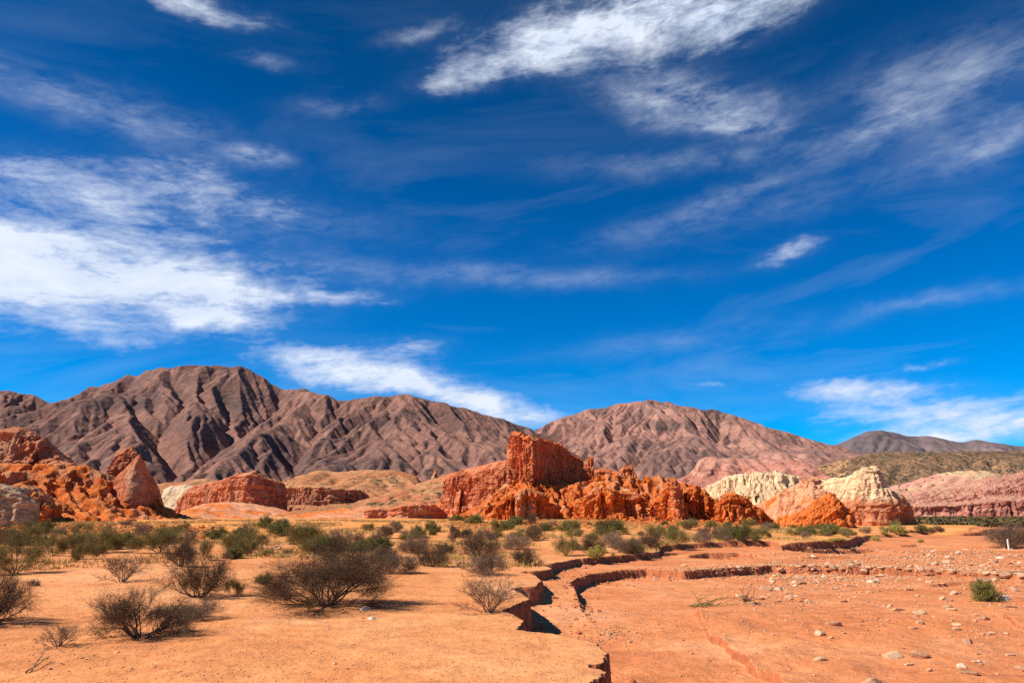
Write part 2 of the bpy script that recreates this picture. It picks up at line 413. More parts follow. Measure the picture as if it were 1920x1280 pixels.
def land_object(name, X, Y, Z, mat, label=None, cat=None, kind=None, skirt=True, attrs=None, rough=None):
    ny, nx = X.shape
    Z = Z.copy(); X = X.copy(); Y = Y.copy()
    if rough:
        am, L_ = rough; cell = X[0, 1]-X[0, 0]
        gy, gx = np.gradient(Z, cell); nn = np.stack([-gx, -gy, np.ones_like(Z)], -1); nn /= np.linalg.norm(nn, axis=-1)[..., None]
        st_ = np.clip(1.25-nn[..., 2], .15, 1)
        d_ = am*(1.1*(.35-np.clip(ridged(X/L_, Y/L_, Z/L_*1.3, oc=5, ro=.62), 0, 1)) + .9*fbm(X/L_*1.7+3, Y/L_*1.7, Z/L_*2.2, oc=4, ro=.6))*st_*1.6
        if mat in (ORANGE, PINKBAD_): d_ = d_ + am*2.2*blocks(X, Y, Z, L_*.8, 5, .8)*st_*1.3
        X = X + nn[..., 0]*d_; Y = Y + nn[..., 1]*d_; Z = Z + nn[..., 2]*d_*.8
    if skirt:
        lo = Z.min() - 3
        Z[0, :] = lo; Z[-1, :] = lo; Z[:, 0] = lo; Z[:, -1] = lo
    V = np.stack([X, Y, Z], -1).reshape(-1, 3)
    f = gridfaces(ny, nx)[:, ::-1]
    o = link(name, mesh_np(name, V, f, attrs=attrs), mat)
    return tag(o, label, cat, kind=kind)

def mountmat(name, cols, tint, scale):
    m, n, b = newmat(name)
    geo = n.n.new('ShaderNodeNewGeometry'); P = geo.outputs['Position']
    a = n.noise(P, 0.0022*scale, 6, 0.6, 0.8)
    col = n.ramp(n.mapr(a, 0.3, 0.7), cols)
    s = n.noise(n.vm('MULTIPLY', P, (1, .7, 2.2)), 0.006*scale, 7, 0.65, 1.0)
    col = n.mix(n.mapr(s, 0.50, 0.66, 0, .8), col, tint)
    nz = n.sep(geo.outputs['Normal'])
    g = n.noise(P, 0.03*scale, 8, 0.72)
    col = n.mix(1.0, col, n.ramp(n.mapr(g, 0.32, 0.68), [(0, .70), (1, 1.25)]), 'MULTIPLY')
    vo = n.noise(P, 0.16*scale, 3, 0.7)
    col = n.mix(n.mapr(vo, 0.52, 0.62, 0, .45), col, (.07, .055, .035))
    n.put(b.inputs['Base Color'], col)
    bh = n.noise(P, 0.035*scale, 10, 0.7)
    n.put(b.inputs['Normal'], n.bump(bh, 9/scale, 1.0))
    return m

# ------------------------------------------------------------------ mountains
SIL1 = [(-260,760),(-60,745),(0,732),(18,730),(60,742),(106,756),(140,738),(200,716),(250,702),(300,690),(320,686),(350,685),(380,684),(420,687),(455,688),(480,697),(500,712),(540,735),(590,728),(610,742),(640,752),(700,742),(735,742),(770,739),(800,749),(850,760),(900,774),(940,785),(970,796),(1000,806),(1060,842),(1120,870),(1200,900)]
SIL2 = [(820,880),(900,850),(960,828),(1010,800),(1050,783),(1100,768),(1160,757),(1205,750),(1240,751),(1270,760),(1310,765),(1350,770),(1400,787),(1450,803),(1500,818),(1560,834),(1600,846),(1680,862),(1760,876)]
SIL3 = [(1380,880),(1480,852),(1540,838),(1570,832),(1600,818),(1625,808),(1650,805),(1680,812),(1700,818),(1740,816),(1775,824),(1800,830),(1835,822),(1860,830),(1920,836),(2050,850),(2300,870)]
M1 = mountmat('mountain_rock_near', [(0, (.105, .064, .058)), (.35, (.195, .10, .08)), (.6, (.285, .135, .098)), (1, (.135, .082, .07))], (.38, .185, .125), 1.0)
M2 = mountmat('mountain_rock_middle', [(0, (.125, .078, .07)), (.4, (.235, .122, .096)), (.65, (.37, .175, .13)), (1, (.16, .10, .086))], (.50, .25, .175), 1.0)
M3 = mountmat('mountain_rock_far', [(0, (.11, .085, .09)), (.5, (.18, .125, .125)), (1, (.24, .16, .15))], (.28, .2, .17), .7)
X, Y, Z, A = eroded_land(-2650, 520, 1650, 3500, 7.0, lambda x: 2950 + 120*np.sin(x/420.0) + 60*np.sin(x/170+1), SIL1, 3, 0.045, iters=(34, 16), k_up=2, zbase=0, back=900, fine=1.0, jitter=.8, talus=.006, smax=4.2, soften=.27)
land_object('mountains', X, Y, Z, M1, kind='structure', rough=(3, 32))
X, Y, Z, A = eroded_land(-450, 2300, 2300, 4300, 8.0, lambda x: 3700 + 100*np.sin(x/400.0+1), SIL2, 11, 0.05, iters=(30, 14), k_up=2, zbase=0, back=900, fine=1.0, jitter=.8, talus=.006, smax=4.2, soften=.27)
land_object('mountains', X, Y, Z, M2, kind='structure', rough=(3, 36))
X, Y, Z, A = eroded_land(1400, 6200, 4600, 7200, 20.0, lambda x: 6400 + 0*x, SIL3, 23, 0.05, iters=(24, 10), k_up=2, zbase=0, back=1200, fine=1.0, jitter=.8, smax=4.2, soften=.25, talus=.006)
land_object('mountains', X, Y, Z, M3, kind='structure', rough=(9, 90))

# ------------------------------------------------------------------ ground
def poly_sd(px_, py_, P):
    """signed distance, positive inside polygon P"""
    d = np.full(px_.shape, 1e9); ins = np.zeros(px_.shape, bool); n_ = len(P)
    for i in range(n_):
        ax, ay = P[i]; bx, by = P[(i+1) % n_]
        ex, ey = bx-ax, by-ay; L = ex*ex+ey*ey+1e-9
        t_ = np.clip(((px_-ax)*ex + (py_-ay)*ey)/L, 0, 1)
        d = np.minimum(d, np.hypot(px_-ax-t_*ex, py_-ay-t_*ey))
        c = ((ay > py_) != (by > py_)) & (px_ < (bx-ax)*(py_-ay)/(by-ay+1e-12) + ax)
        ins ^= c
    return np.where(ins, d, -d)
def line_sd(px_, py_, P):
    """distance to open polyline, signed by side, and parameter 0..1 along it"""
    d = np.full(px_.shape, 1e9); sg = np.zeros(px_.shape); tt = np.zeros(px_.shape)
    seg = np.hypot(*(np.diff(np.array(P), axis=0).T)); cum = np.concatenate([[0], np.cumsum(seg)])/seg.sum()
    for i in range(len(P)-1):
        ax, ay = P[i]; bx, by = P[i+1]; ex, ey = bx-ax, by-ay; L = ex*ex+ey*ey+1e-9
        t_ = np.clip(((px_-ax)*ex + (py_-ay)*ey)/L, 0, 1)
        dd = np.hypot(px_-ax-t_*ex, py_-ay-t_*ey); s = np.sign(ex*(py_-ay) - ey*(px_-ax))
        mk = dd < d; d[mk] = dd[mk]; sg[mk] = s[mk]; tt[mk] = (cum[i] + t_*(cum[i+1]-cum[i]))[mk]
    return d, sg, tt
P0px = [(1085,1420),(1092,1330),(1106,1284),(1131,1264),(1139,1256),(1110,1247),(1143,1240),(1143,1222),(1119,1203),(1040,1187),(973,1180),(988,1161),(946,1143),(993,1124),(985,1112),(960,1104),(1004,1100),(1016,1088),(1004,1078),(980,1072),(1012,1070),(1035,1066),(1022,1060),(1046,1054),(1085,1045),(1150,1040),(1228,1034),(1236,1026),(1300,1021),(1370,1019),(1445,1018),(1462,1023)]
P0 = [tuple(gp(a, b, 0)) for a, b in P0px] + [(26,60),(38,80),(60,100),(92,150),(190,260),(400,420),(500,300),(200,8),(60,-6),(4,-6)]
P1px = [(1075,1420),(1096,1330),(1108,1300),(1128,1262),(1150,1238),(1128,1204),(1050,1188),(1000,1184),(1010,1172),(1100,1158),(1098,1140),(1088,1120),(1082,1106),(1070,1092),(1086,1084),(1110,1075),(1160,1069),(1210,1066),(1280,1070),(1340,1066),(1440,1060)]
P1 = [tuple(gp(a, b, -.42)) for a, b in P1px] + [(26,36),(60,46),(140,60),(120,4),(40,-6),(4,-6)]
SCARPS = [  # polyline px (on height z), drop on the near side, fade width m
    ([(1283,1045),(1330,1042),(1390,1041),(1425,1044)], -.45, .30, 5, .10),
    ([(1472,1036),(1520,1034),(1580,1030),(1645,1028)], -.5, .26, 6, .12),
    ([(1690,1023),(1722,1021)], -.5, .22, 4, .12),
    ([(1685,1003),(1735,1000),(1778,997)], -.3, .55, 8, .12),
    ([(1800,1001),(1850,998),(1905,996)], -.3, .55, 8, .12),
    ([(1475,1050),(1530,1048),(1600,1046)], -.6, .14, 4, .12),
    ([(1700,1098),(1800,1090),(1930,1086)], -.8, .10, 3, .3),
    ([(1860,1150),(1905,1175),(1960,1185)], -.8, .10, 2, .3),
]
LOBE_W = .05
LOBE = ([(1294,1147),(1303,1160),(1322,1172),(1330,1190),(1368,1204),(1400,1226),(1440,1252),(1476,1278),(1540,1330),(1640,1420)], -.78, .24)
def ground_parts(x, y):
    r = np.hypot(x, y)
    z = np.zeros_like(x, float)
    # broad form: rises towards the formations, left more than right
    azx = x/np.maximum(y, 1.0)
    z += 1.25*sstep(44, 112, y)*(1-sstep(0.25, 0.40, azx)) + 0.5*sstep(110, 230, y)*(1-sstep(0.27, 0.42, azx)) + .2*sstep(60, 110, y)*(1-sstep(-.55, -.3, azx))
    z += 0.10*sstep(0.0, -0.8, azx)*sstep(15, 45, r)
    wash = np.zeros_like(z)
    near = (r < 620) & (y > -10)
    xn, yn, rn = x[near], y[near], r[near]
    j1 = np.clip(rn/26, .5, 3.0)
    wx = xn + 0.20*j1*fbm(xn/1.7/j1, yn/1.7/j1, oc=3) + 0.09*np.clip(j1,.5,2)*pn(xn*3.1/j1, yn*3.1/j1) + .05*pn(xn*7, yn*7) ; wy = yn + 0.20*j1*fbm(xn/1.7/j1+31, yn/1.7/j1+7, oc=3) + 0.09*np.clip(j1,.5,2)*pn(xn*3.1/j1+9, yn*3.1/j1) + .05*pn(xn*7+4, yn*7)
    s0 = poly_sd(wx, wy, P0); s1 = poly_sd(wx, wy, P1)
    ww = np.clip(rn*.0018, .035, .5)
    st0 = sstep(-ww, ww, s0)
    st0 = st0 + 0.0
    depth0 = (.45 + .22*(1-sstep(19, 26, yn)))*np.where(rn > 66, np.clip(1-(rn-66)/60, .15, 1)*1.0, 1.0)
    # debris foot below the bank
    foot = np.exp(-np.clip(s0, 0, None)/.35)*st0*.16*(0.5+fbm(xn*1.3, yn*1.3, oc=3))
    zz = -depth0*st0 + foot
    fade1 = 1 - sstep(17, 30, xn)
    lowT = (1 - sstep(14.5, 27, yn))
    zz += -.42*np.maximum(sstep(-ww, ww, s1)*fade1*(.30+.70*sstep(21, 28, yn)), lowT)*st0 + np.exp(-np.clip(s1, 0, None)/.3)*(s1 > 0)*.10*fade1*(1-lowT)*(0.4+fbm(xn*1.3+5, yn*1.3, oc=3))
    # right of the fade the floor sinks gently instead
    zz += -.38*st0*sstep(17, 30, xn)*(1-sstep(40, 90, yn))*1.0
    zz += -.25*st0*sstep(60, 200, rn)
    for (P, zl, h_, fw, ef) in SCARPS:
        Pw = [tuple(gp(a, b, zl)) for a, b in P]
        d, sg, tt = line_sd(wx, wy, Pw)
        endf = sstep(0, ef, tt)*sstep(0, ef, 1-tt)
        side = sstep(-ww*1.2, ww*1.2, -d*sg)
        # raised lip behind, cut in front
        zz += endf*h_*1.35*(-.65*side*np.exp(-d/fw) + .35*(1-side)*np.exp(-d/fw*.7))
    Pw = [tuple(gp(a, b, LOBE[1])) for a, b in LOBE[0]]
    lw = .16*fbm(xn*1.9, yn*1.9, oc=3)*2
    d, sg, tt = line_sd(wx+lw, wy+lw, Pw)
    side = sstep(-.06, .06, d*sg)      # + = left of travel (travel comes towards camera) -> right side of picture
    zz += LOBE[2]*side*np.exp(-d/6)*sstep(0, .12, tt)*(0.7+0.6*pn(xn*.9, yn*.9))
    # rills on the wash floor
    rl_ = ridged(xn*.10+yn*.22, xn*.35-yn*.05, oc=3)
    zz += st0*.055*(rl_-.4)*(1-sstep(60, 200, rn))
    z[near] += zz
    wash[near] = st0
    # undulation
    z += 0.085*fbm(x/3.1, y/3.1, oc=4)*sstep(5, 14, r)*(1-wash*.4) + 0.016*fbm(x*1.6, y*1.6, oc=3)*(r < 80)
    z += (0.42*fbm(x/15+4, y/15, oc=5))*sstep(26, 70, r)*(1-wash*.85)
    z += 0.02*ridged(x*.8+3, y*2.1, oc=3)*sstep(0, .2, wash)*(r < 60)
    z += 1.5*fbm(x/140, y/140, oc=3)*sstep(300, 900, r)
    return z, wash
def gz(x, y):
    a, _ = ground_parts(np.array([float(x)]), np.array([float(y)])); return float(a[0])
def gz_v(x, y): return ground_parts(np.asarray(x, float), np.asarray(y, float))[0]
rows = [0.6]
while rows[-1] < 8500:
    r_ = rows[-1]
    rows.append(r_ + (0.25 if r_ < 8 else max(0.055, r_*0.0032) if r_ < 45 else r_*.0036 if r_ < 130 else r_*0.012 if r_ < 900 else r_*.05))
rows = np.array(rows)
a_in = np.linspace(R(-41), R(41), 1050)
a_out = np.linspace(R(41), R(319), 150)[1:-1]
angs = np.concatenate([a_in, a_out, [R(319)]])
AA, RR = np.meshgrid(angs, rows)
GX = RR*np.sin(AA); GY = RR*np.cos(AA)
GZ, GW = ground_parts(GX, GY)
def ground_parts(x, y, _lr=rows, _Z=GZ, _W=GW):      # bilinear look-up in the built ground
    r = np.hypot(x, y); a = np.clip(np.arctan2(x, y), a_in[0], a_in[-1]-1e-6)
    fi = np.interp(r, _lr, np.arange(len(_lr))); i = np.clip(fi.astype(int), 0, len(_lr)-2); u = fi-i
    fj = (a-a_in[0])/(a_in[1]-a_in[0]); j = np.clip(fj.astype(int), 0, len(a_in)-2); v = fj-j
    g = lambda Q: (Q[i, j]*(1-u)*(1-v) + Q[i+1, j]*u*(1-v) + Q[i, j+1]*(1-u)*v + Q[i+1, j+1]*u*v)
    return g(_Z), g(_W)
V = np.stack([GX, GY, GZ], -1).reshape(-1, 3)
fq = gridfaces(len(rows), len(angs))
na = len(angs); i0 = np.arange(len(rows)-1)*na
seam = np.stack([i0+na-1, i0+2*na-1, i0+na, i0], -1)
fq = np.concatenate([fq, seam])
c0 = len(V); V = np.vstack([V, [[0, 0, GZ[0].mean()]]])
k_ = np.arange(na); tri = np.stack([np.full(na, c0), (k_+1) % na, k_], -1)
m, n, b = newmat('orange_sand')
geo = n.n.new('ShaderNodeNewGeometry'); P = geo.outputs['Position']
atn = n.n.new('ShaderNodeAttribute'); atn.attribute_name = 'wash'; wv = atn.outputs['Fac']
nz = n.sep(geo.outputs['True Normal'])[2]
big = n.noise(P, 0.12, 5, 0.6, 0.4)
plain = n.ramp(n.mapr(big, 0.36, 0.64), [(0, (.62, .215, .075)), (.5, (.73, .28, .096)), (1, (.79, .345, .14))])
washc = n.ramp(n.mapr(n.noise(n.vm('MULTIPLY', P, (.5, 1, 1)), 0.3, 6, 0.65, 0.6), 0.3, 0.7), [(0, (.54, .165, .062)), (.5, (.68, .235, .085)), (1, (.76, .30, .125))])
col = n.mix(wv, plain, washc)
# golden soil of the shrub belt
x_, y_, z_ = n.sep(P)
patch = n.mapr(n.noise(P, .35, 6, .68, .7), .52, .68, smooth=True)
col = n.mix(n.math('MULTIPLY', patch, .55), col, (.60, .185, .062))
pale = n.mapr(n.noise(n.vm('ADD', P, (31, 7, 0)), .22, 6, .66, .5), .54, .70, smooth=True)
col = n.mix(n.math('MULTIPLY', pale, .5), col, (.80, .40, .20))
gold = n.math('MULTIPLY', n.mapr(y_, 34, 80, smooth=True), n.math('SUBTRACT', 1.0, n.mapr(wv, 0, 1)))
gold = n.math('MULTIPLY', gold, n.mapr(n.noise(P, 0.09, 5, 0.65), 0.36, 0.6))
col = n.mix(gold, col, (.76, .305, .07))
far = n.mapr(y_, 260, 420)
col = n.mix(n.math('MULTIPLY', far, n.mapr(n.noise(P, .03, 6, .7), .35, .5)), col, (.13, .10, .045))
fine = n.noise(P, 3.0, 8, 0.68)
col = n.mix(1.0, col, n.ramp(n.mapr(fine, 0.3, 0.7), [(0, .80), (1, 1.16)]), 'MULTIPLY')
mid = n.noise(n.vm('MULTIPLY', P, (.7, 1.2, 1)), 0.9, 6, 0.7, .5)
col = n.mix(1.0, col, n.ramp(n.mapr(mid, 0.3, 0.7), [(0, .78), (1, 1.12)]), 'MULTIPLY')
# dark crumbs of soil and small stones
vo = n.n.new('ShaderNodeTexVoronoi'); n.put(vo.inputs['Vector'], P); vo.inputs['Scale'].default_value = 9
k = n.math('MULTIPLY', n.math('LESS_THAN', vo.outputs['Distance'], 0.16), n.mapr(n.noise(P, 1.1, 4, .7), .52, .6))
col = n.mix(n.math('MULTIPLY', k, .7), col, (.36, .14, .07))
vo2 = n.n.new('ShaderNodeTexVoronoi'); n.put(vo2.inputs['Vector'], P); vo2.inputs['Scale'].default_value = 5
k = n.math('MULTIPLY', n.math('LESS_THAN', vo2.outputs['Distance'], 0.14), n.mapr(n.noise(P, .5, 4, .7), .5, .62))
col = n.mix(n.math('MULTIPLY', n.math('MULTIPLY', k, wv), .8), col, (.66, .44, .30))
# exposed clay of the banks
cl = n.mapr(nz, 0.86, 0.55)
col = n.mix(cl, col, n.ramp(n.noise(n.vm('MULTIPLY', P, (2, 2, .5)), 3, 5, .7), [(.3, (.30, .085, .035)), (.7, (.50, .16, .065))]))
n.put(b.inputs['Base Color'], col)
hb = n.math('ADD', n.math('MULTIPLY', n.noise(P, 6, 6, .62), .45), n.math('MULTIPLY', n.noise(P, 1.3, 6, .62), 1.6))
hb = n.math('ADD', hb, n.math('MULTIPLY', n.mapr(vo.outputs['Distance'], 0.2, 0.0), .5))
n.put(b.inputs['Normal'], n.bump(hb, .075, 1.0))
o = link('ground', mesh_np('ground', V, fq[:, ::-1], tri=tri[:, ::-1], attrs={'wash': np.append(GW.ravel(), 0)}), m)
tag(o, kind='structure')

# ------------------------------------------------------------------ rock formations
def loaf(name, keys, sec, mat, label, cat, step=0.3, flute=(0.5, 1.6), strata=(0.25, 0.8), lump=(0.6, 5.0), small=(0.12, 0.8), seed=0, zb=None, jag=0.25, endr=0.06, mesa=1.0, tz=0.0, kind=None):
    """solid rock body along a crest line. keys: (px, distance, top py, front depth, back depth); sec: (d, h) outline from front foot over the top to the back foot"""
    K = np.array(keys, float)
    pts = np.array([at(a, c, b) for a, b, c in K[:, :3]])
    seg = np.hypot(np.diff(pts[:, 0]), np.diff(pts[:, 1])) + .3*np.abs(np.diff(pts[:, 2])); cum = np.concatenate([[0], np.cumsum(seg)])
    nu = max(12, int(cum[-1]/step)); u = np.linspace(0, cum[-1], nu)
    itp = lambda v: np.interp(u, cum, v)
    sm = lambda v: gsmooth(v, max(1.0, 0.5/step))
    x, y, zt = sm(itp(pts[:, 0])), sm(itp(pts[:, 1])), itp(pts[:, 2])
    tf, tb = sm(itp(K[:, 3])), sm(itp(K[:, 4]))
    zt = gsmooth(zt, 0.8) + jag*fbm(u/1.5+seed, u*0+seed*.37, oc=4) + jag*.8*np.round(1.5*fbm(u/4.0+seed+9, u*0, oc=2))/1.5
    base = (zb if zb is not None else gz_v(x, y) - 1.2 + 0*x)
    tx, ty = np.gradient(x), np.gradient(y); L = np.hypot(tx, ty)+1e-9
    nxx, nyy = ty/L, -tx/L                       # towards the camera for a path running right
    S = np.array(sec, float)
    Hm = max(np.mean(zt - base), 1); Tm = (tf.mean()+tb.mean())/2
    sl = np.hypot(np.diff(S[:, 0])*Tm, np.diff(S[:, 1])*Hm); sc_ = np.concatenate([[0], np.cumsum(sl)])
    nv = max(14, int(sc_[-1]/step)); v = np.linspace(0, sc_[-1], nv)
    d = gsmooth(np.interp(v, sc_, S[:, 0]), .8); h = np.interp(v, sc_, S[:, 1])
    uu = u/cum[-1]
    er = np.sqrt(np.clip(1 - np.clip(1 - np.minimum(uu, 1-uu)/endr, 0, 1)**2, 0, 1))*0.98 + 0.02
    off = np.where(d[None, :] < 0, -d[None, :]*tf[:, None], -d[None, :]*tb[:, None])*er[:, None]
    X = x[:, None] + nxx[:, None]*off; Y = y[:, None] + nyy[:, None]*off
    Z = base[:, None] + (zt-base)[:, None]*h[None, :]
    Pm = np.stack([X, Y, Z], -1)
    du = np.gradient(Pm, axis=0); dv = np.gradient(Pm, axis=1); nn = np.cross(dv, du); nn /= np.linalg.norm(nn, axis=-1)[..., None]+1e-9
    # make sure the normals point outwards
    sgn = np.sign((nn[..., 0]*nxx[:, None] + nn[..., 1]*nyy[:, None])*np.where(d < 0, 1, -1)[None, :])
    if np.mean(sgn) < 0: nn = -nn
    steep = 1 - np.clip(np.abs(nn[..., 2]), 0, 1)**1.5
    U = u[:, None] + 0*Z
    s1 = seed*7.3
    wz = Z + 0.8*fbm(X/6+s1, Y/6, Z/6, oc=3) + tz*X
    fl = ridged(U/flute[1]+s1+.3*pn(X/3, Y/3, Z/3), Y*0+off/flute[1]*.4, Z/flute[1]*.13, oc=3)
    fl2 = ridged(U/flute[1]*2.6+s1+3+.3*pn(X/1.5, Y/1.5, Z/1.5), off/flute[1]*.8, Z/flute[1]*.45, oc=3)
    fm = sstep(-.3, .5, pn(X/(flute[1]*4)+s1, Y/(flute[1]*4), Z/(flute[1]*5)) + .25)
    wu = U + .35*flute[1]*fbm(X/flute[1]/1.5+s1, Y/flute[1]/1.5, Z/flute[1]/2.5, oc=3)
    g1 = np.clip((1-2.4*np.abs(pn(wu/flute[1]*.75+s1, off/flute[1]*.3+s1, Z/flute[1]*.07)) - .45)/.55, 0, 1)**.7
    g2 = np.clip((1-2.4*np.abs(pn(wu/flute[1]*2.1+s1+7, off/flute[1]*.6+s1, Z/flute[1]*.22)) - .4)/.6, 0, 1)**.8
    disp = -flute[0]*(1.15*g1*(.3+.7*fm) + .5*g2 + .35*np.clip(.6-fl, 0, 1))*steep
    q = wz/strata[1] + .25*fbm(X/5+s1, Y/5, oc=2); qi = np.floor(q); qf = q-qi
    hsh = lambda a: (np.sin(a*127.1+seed*31.7)*43758.5453) % 1.0
    bed = hsh(qi) + (hsh(qi+1)-hsh(qi))*sstep(.80, 1.0, qf)
    disp += strata[0]*1.3*(bed-.5)*(.25+.75*steep)
    disp += strata[0]*(fbm(wz/strata[1]*1.7+s1, 0*Z+s1, X*.03, oc=4))*1.0*(.3+.7*steep)
    disp += lump[0]*fbm(X/lump[1]+s1, Y/lump[1], Z/lump[1], oc=4)*.9
    cr = ridged(X/small[1]*.45+s1, Y/small[1]*.45, Z/small[1]*.45, oc=5, ro=.6)
    disp += small[0]*(1.3*(.3-np.clip(cr, .0, 1))*1.3 + 1.5*fbm(X/small[1]*1.6+s1, Y/small[1]*1.6, Z/small[1]*1.6, oc=3))
    pit = sstep(.28, .55, fbm(X/2.2+s1+5, Y/2.2, Z/1.6, oc=3)*1.6)
    disp -= small[0]*1.5*pit*steep
    disp += (small[0]*5.0 + .16*flute[0])*blocks(X, Y, Z, max(flute[1]*.95, small[1]*2.2), seed)*(.35+.65*steep)
    vert = .45*(1-steep)
    Pm = Pm + nn*disp[..., None]*(1-.5*(1-steep))[..., None]
    Vv = Pm.reshape(-1, 3)
    f = gridfaces(nu, nv)
    # close the two ends with a fan
    tris = []
    V2 = [Vv]
    for e, row in ((0, np.arange(nv)), (1, (nu-1)*nv + np.arange(nv))):
        c = Vv[row].mean(0); ci = len(Vv)+e; V2.append(c[None])
        q = np.stack([np.full(nv-1, ci), row[:-1], row[1:]], -1); tris.append(q if e == 0 else q[:, ::-1])
    me = mesh_np(name, np.vstack(V2), f, tri=np.vstack(tris), smooth=False)
    o = link(name, me, mat)
    return tag(o, label, cat, kind=kind)

CLIFF = [(-1, 0), (-.93, .12), (-.80, .5), (-.70, .85), (-.55, .95), (-.25, .99), (0, 1), (.4, .97), (.7, .8), (1, 0)]
BUTT = [(-1, 0), (-.8, .10), (-.55, .22), (-.45, .5), (-.38, .82), (-.22, .94), (0, 1), (.4, .96), (.7, .7), (1, 0)]
SLOPE = [(-1, 0), (-.75, .25), (-.5, .48), (-.25, .76), (-.08, .95), (0, 1), (.15, .93), (.5, .55), (1, 0)]
SLAB = [(-1, 0), (-.86, .35), (-.72, .75), (-.5, .93), (0, 1), (.5, .95), (.8, .6), (1, 0)]
CRAG = [(-1, 0), (-.8, .18), (-.62, .42), (-.55, .62), (-.36, .78), (-.28, .93), (0, 1), (.4, .9), (1, 0)]

# left group
loaf('rock_crag', [(-150,120,812,9,9),(-60,120,808,9,9),(-10,120,815,9,9),(2,119,812,9,9),(14,118,803,9,8),(26,118,799,9,8),(48,118,802,9,8),(62,118,808,9,8),(72,118,818,8,8),(90,118,821,8,8),(98,118,838,8,8),(103,117,853,8,7),(118,116,862,7,7),(140,115,865,6,6),(152,115,880,5,5)], CRAG, REDROCK,
     'layered dark red crag with a rounded cap rising behind the broad gullied orange mound', 'rock', step=.16, flute=(.7, 2.6), strata=(.5, 1.3), lump=(1.3, 4.5), jag=.5, seed=1)
def mound(name, x0p, x1p, yn, yc, cell, sil, seed, K, mat, label, cat, zb=0.3, kind=None, power=1.0, it=(18, 10), fine=.12, sm=14, back=None, k_up=2, talus=.01, crest=None, rel=True, rough=None):
    X, Y, Z, A = eroded_land(*(lambda a, b: (a, b))(min((x0p-960)/F*yc, (x0p-960)/F*yn), max((x1p-960)/F*yc, (x1p-960)/F*yn)), yn, yc+(back or (yc-yn)*.6), cell, crest or (lambda x: yc+0*x), sil, seed, K, iters=it, k_up=k_up, zbase=0, fine=fine, smooth_px=sm, power=power, back=back or (yc-yn)*.6, talus=talus*.6, smax=3.6)
    if rel:
        Z = Z + zb - .5
        Z = np.maximum(Z, -3)
    return land_object(name, X, Y, Z, mat, label, cat, kind=kind, rough=rough or (cell*1.1, cell*5.5))
mound('rock_mound', -160, 420, 80, 108, .5, [(-200,866),(0,868),(60,872),(110,871),(150,873),(170,875),(190,884),(215,893),(240,905),(262,918),(300,945),(330,962),(365,978),(400,990),(460,1000)], 5, .10, ORANGE,
      'broad orange earth mound scored by gullies, under the dark red crag', 'mound', zb=.6, fine=.16, sm=16)
loaf('rock_fin', [(207,112,880,2.2,2),(212,112,858,2.2,2),(222,112,846,2.2,2),(236,112,840,2.2,2),(246,112,833,2,2),(256,112,838,2,2),(258,112.3,848,1.8,1.8),(250,112.6,868,1.6,1.6),(262,113,885,1.4,1.4)][:7] + [(262,113,872,1.5,1.5)], SLAB, REDROCK,
     'small leaning slab with a notched top, tucked behind the pointed red fin', 'rock', step=.12, flute=(.25, 1.2), strata=(.25, .6), lump=(.4, 2), small=(.08, .6), seed=3, jag=.15)
loaf('rock_fin', [(209,109.5,905,1.2,2),(218,108.6,893,1.5,2),(230,107.9,882,1.7,2.2),(243,107.2,869,1.8,2.2),(254,106.5,857,1.8,2.2),(262,106,850,1.8,2.2),(266,106.5,855,1.7,2.2),(272,107.6,869,1.6,2.2),(281,109,884,1.5,2.2),(290,110.6,900,1.4,2),(298,112,916,1.2,2),(305,113.4,936,1.0,1.8)], [(-1, 0), (-.85, .35), (-.6, .68), (-.25, .93), (0, 1), (.4, .75), (1, 0)], REDROCK,
     'smooth pointed red rock fin shaped like a shark tooth rising from the orange mound', 'rock', step=.12, flute=(.15, 2.0), strata=(.06, .8), lump=(.25, 3.5), small=(.035, .7), seed=4, jag=.05, endr=.03)
loaf('boulder', [(-110,82,905,5,4),(-20,82,902,5,4),(10,82,908,5,4),(35,82,911,4,4),(46,82,922,3.6,4),(54,82.4,935,3,3.5),(60,83,960,2.5,3)], CLIFF, GREYROCK,
     'big grey-brown rounded boulder cut off by the picture\'s left edge, below the orange mound', 'rock', step=.12, flute=(.25, 1.6), strata=(.10, .6), lump=(.9, 2.6), small=(.07, .5), seed=5, jag=.12, endr=.12)
loaf('boulder', [(46,90,912,2.5,3),(58,90,908,2.5,3),(70,90,915,2.5,3),(84,90,925,2.4,3),(96,90,938,2.2,3),(108,90,956,2,3)], CLIFF, ORANGE,
     'knobbly tan and orange outcrop beside the big grey-brown boulder', 'rock', step=.12, flute=(.3, 1.1), strata=(.15, .6), lump=(.7, 2), small=(.1, .5), seed=6, jag=.2)
loaf('rock_butte', [(346,178,948,3,8),(354,177,925,3,8),(366,175,912,3,9),(378,173.5,907,3.4,9),(392,172,904,3.4,9),(410,170,900,3.4,9),(430,167.5,895,3.4,9),(446,166,888,3.2,9),(462,164.6,885,3,9),(474,164,883,3,9),(486,165,886,2.6,9),(494,166.5,892,2.4,9),(503,169,896,2.2,8),(514,172,897,2.2,8),(526,175.5,899,2.2,7),(531,177,906,2,6)], [(-1, 0), (-.95, .3), (-.85, .75), (-.6, .92), (-.2, .98), (0, 1), (.5, .96), (.8, .7), (1, 0)], REDROCK,
     'blocky red butte with a flat shaded face, standing alone left of the dark striped mesa', 'rock', step=.18, flute=(.5, 2.2), strata=(.35, 1.2), lump=(.6, 6), small=(.12, .9), seed=8, jag=.3, endr=.02)
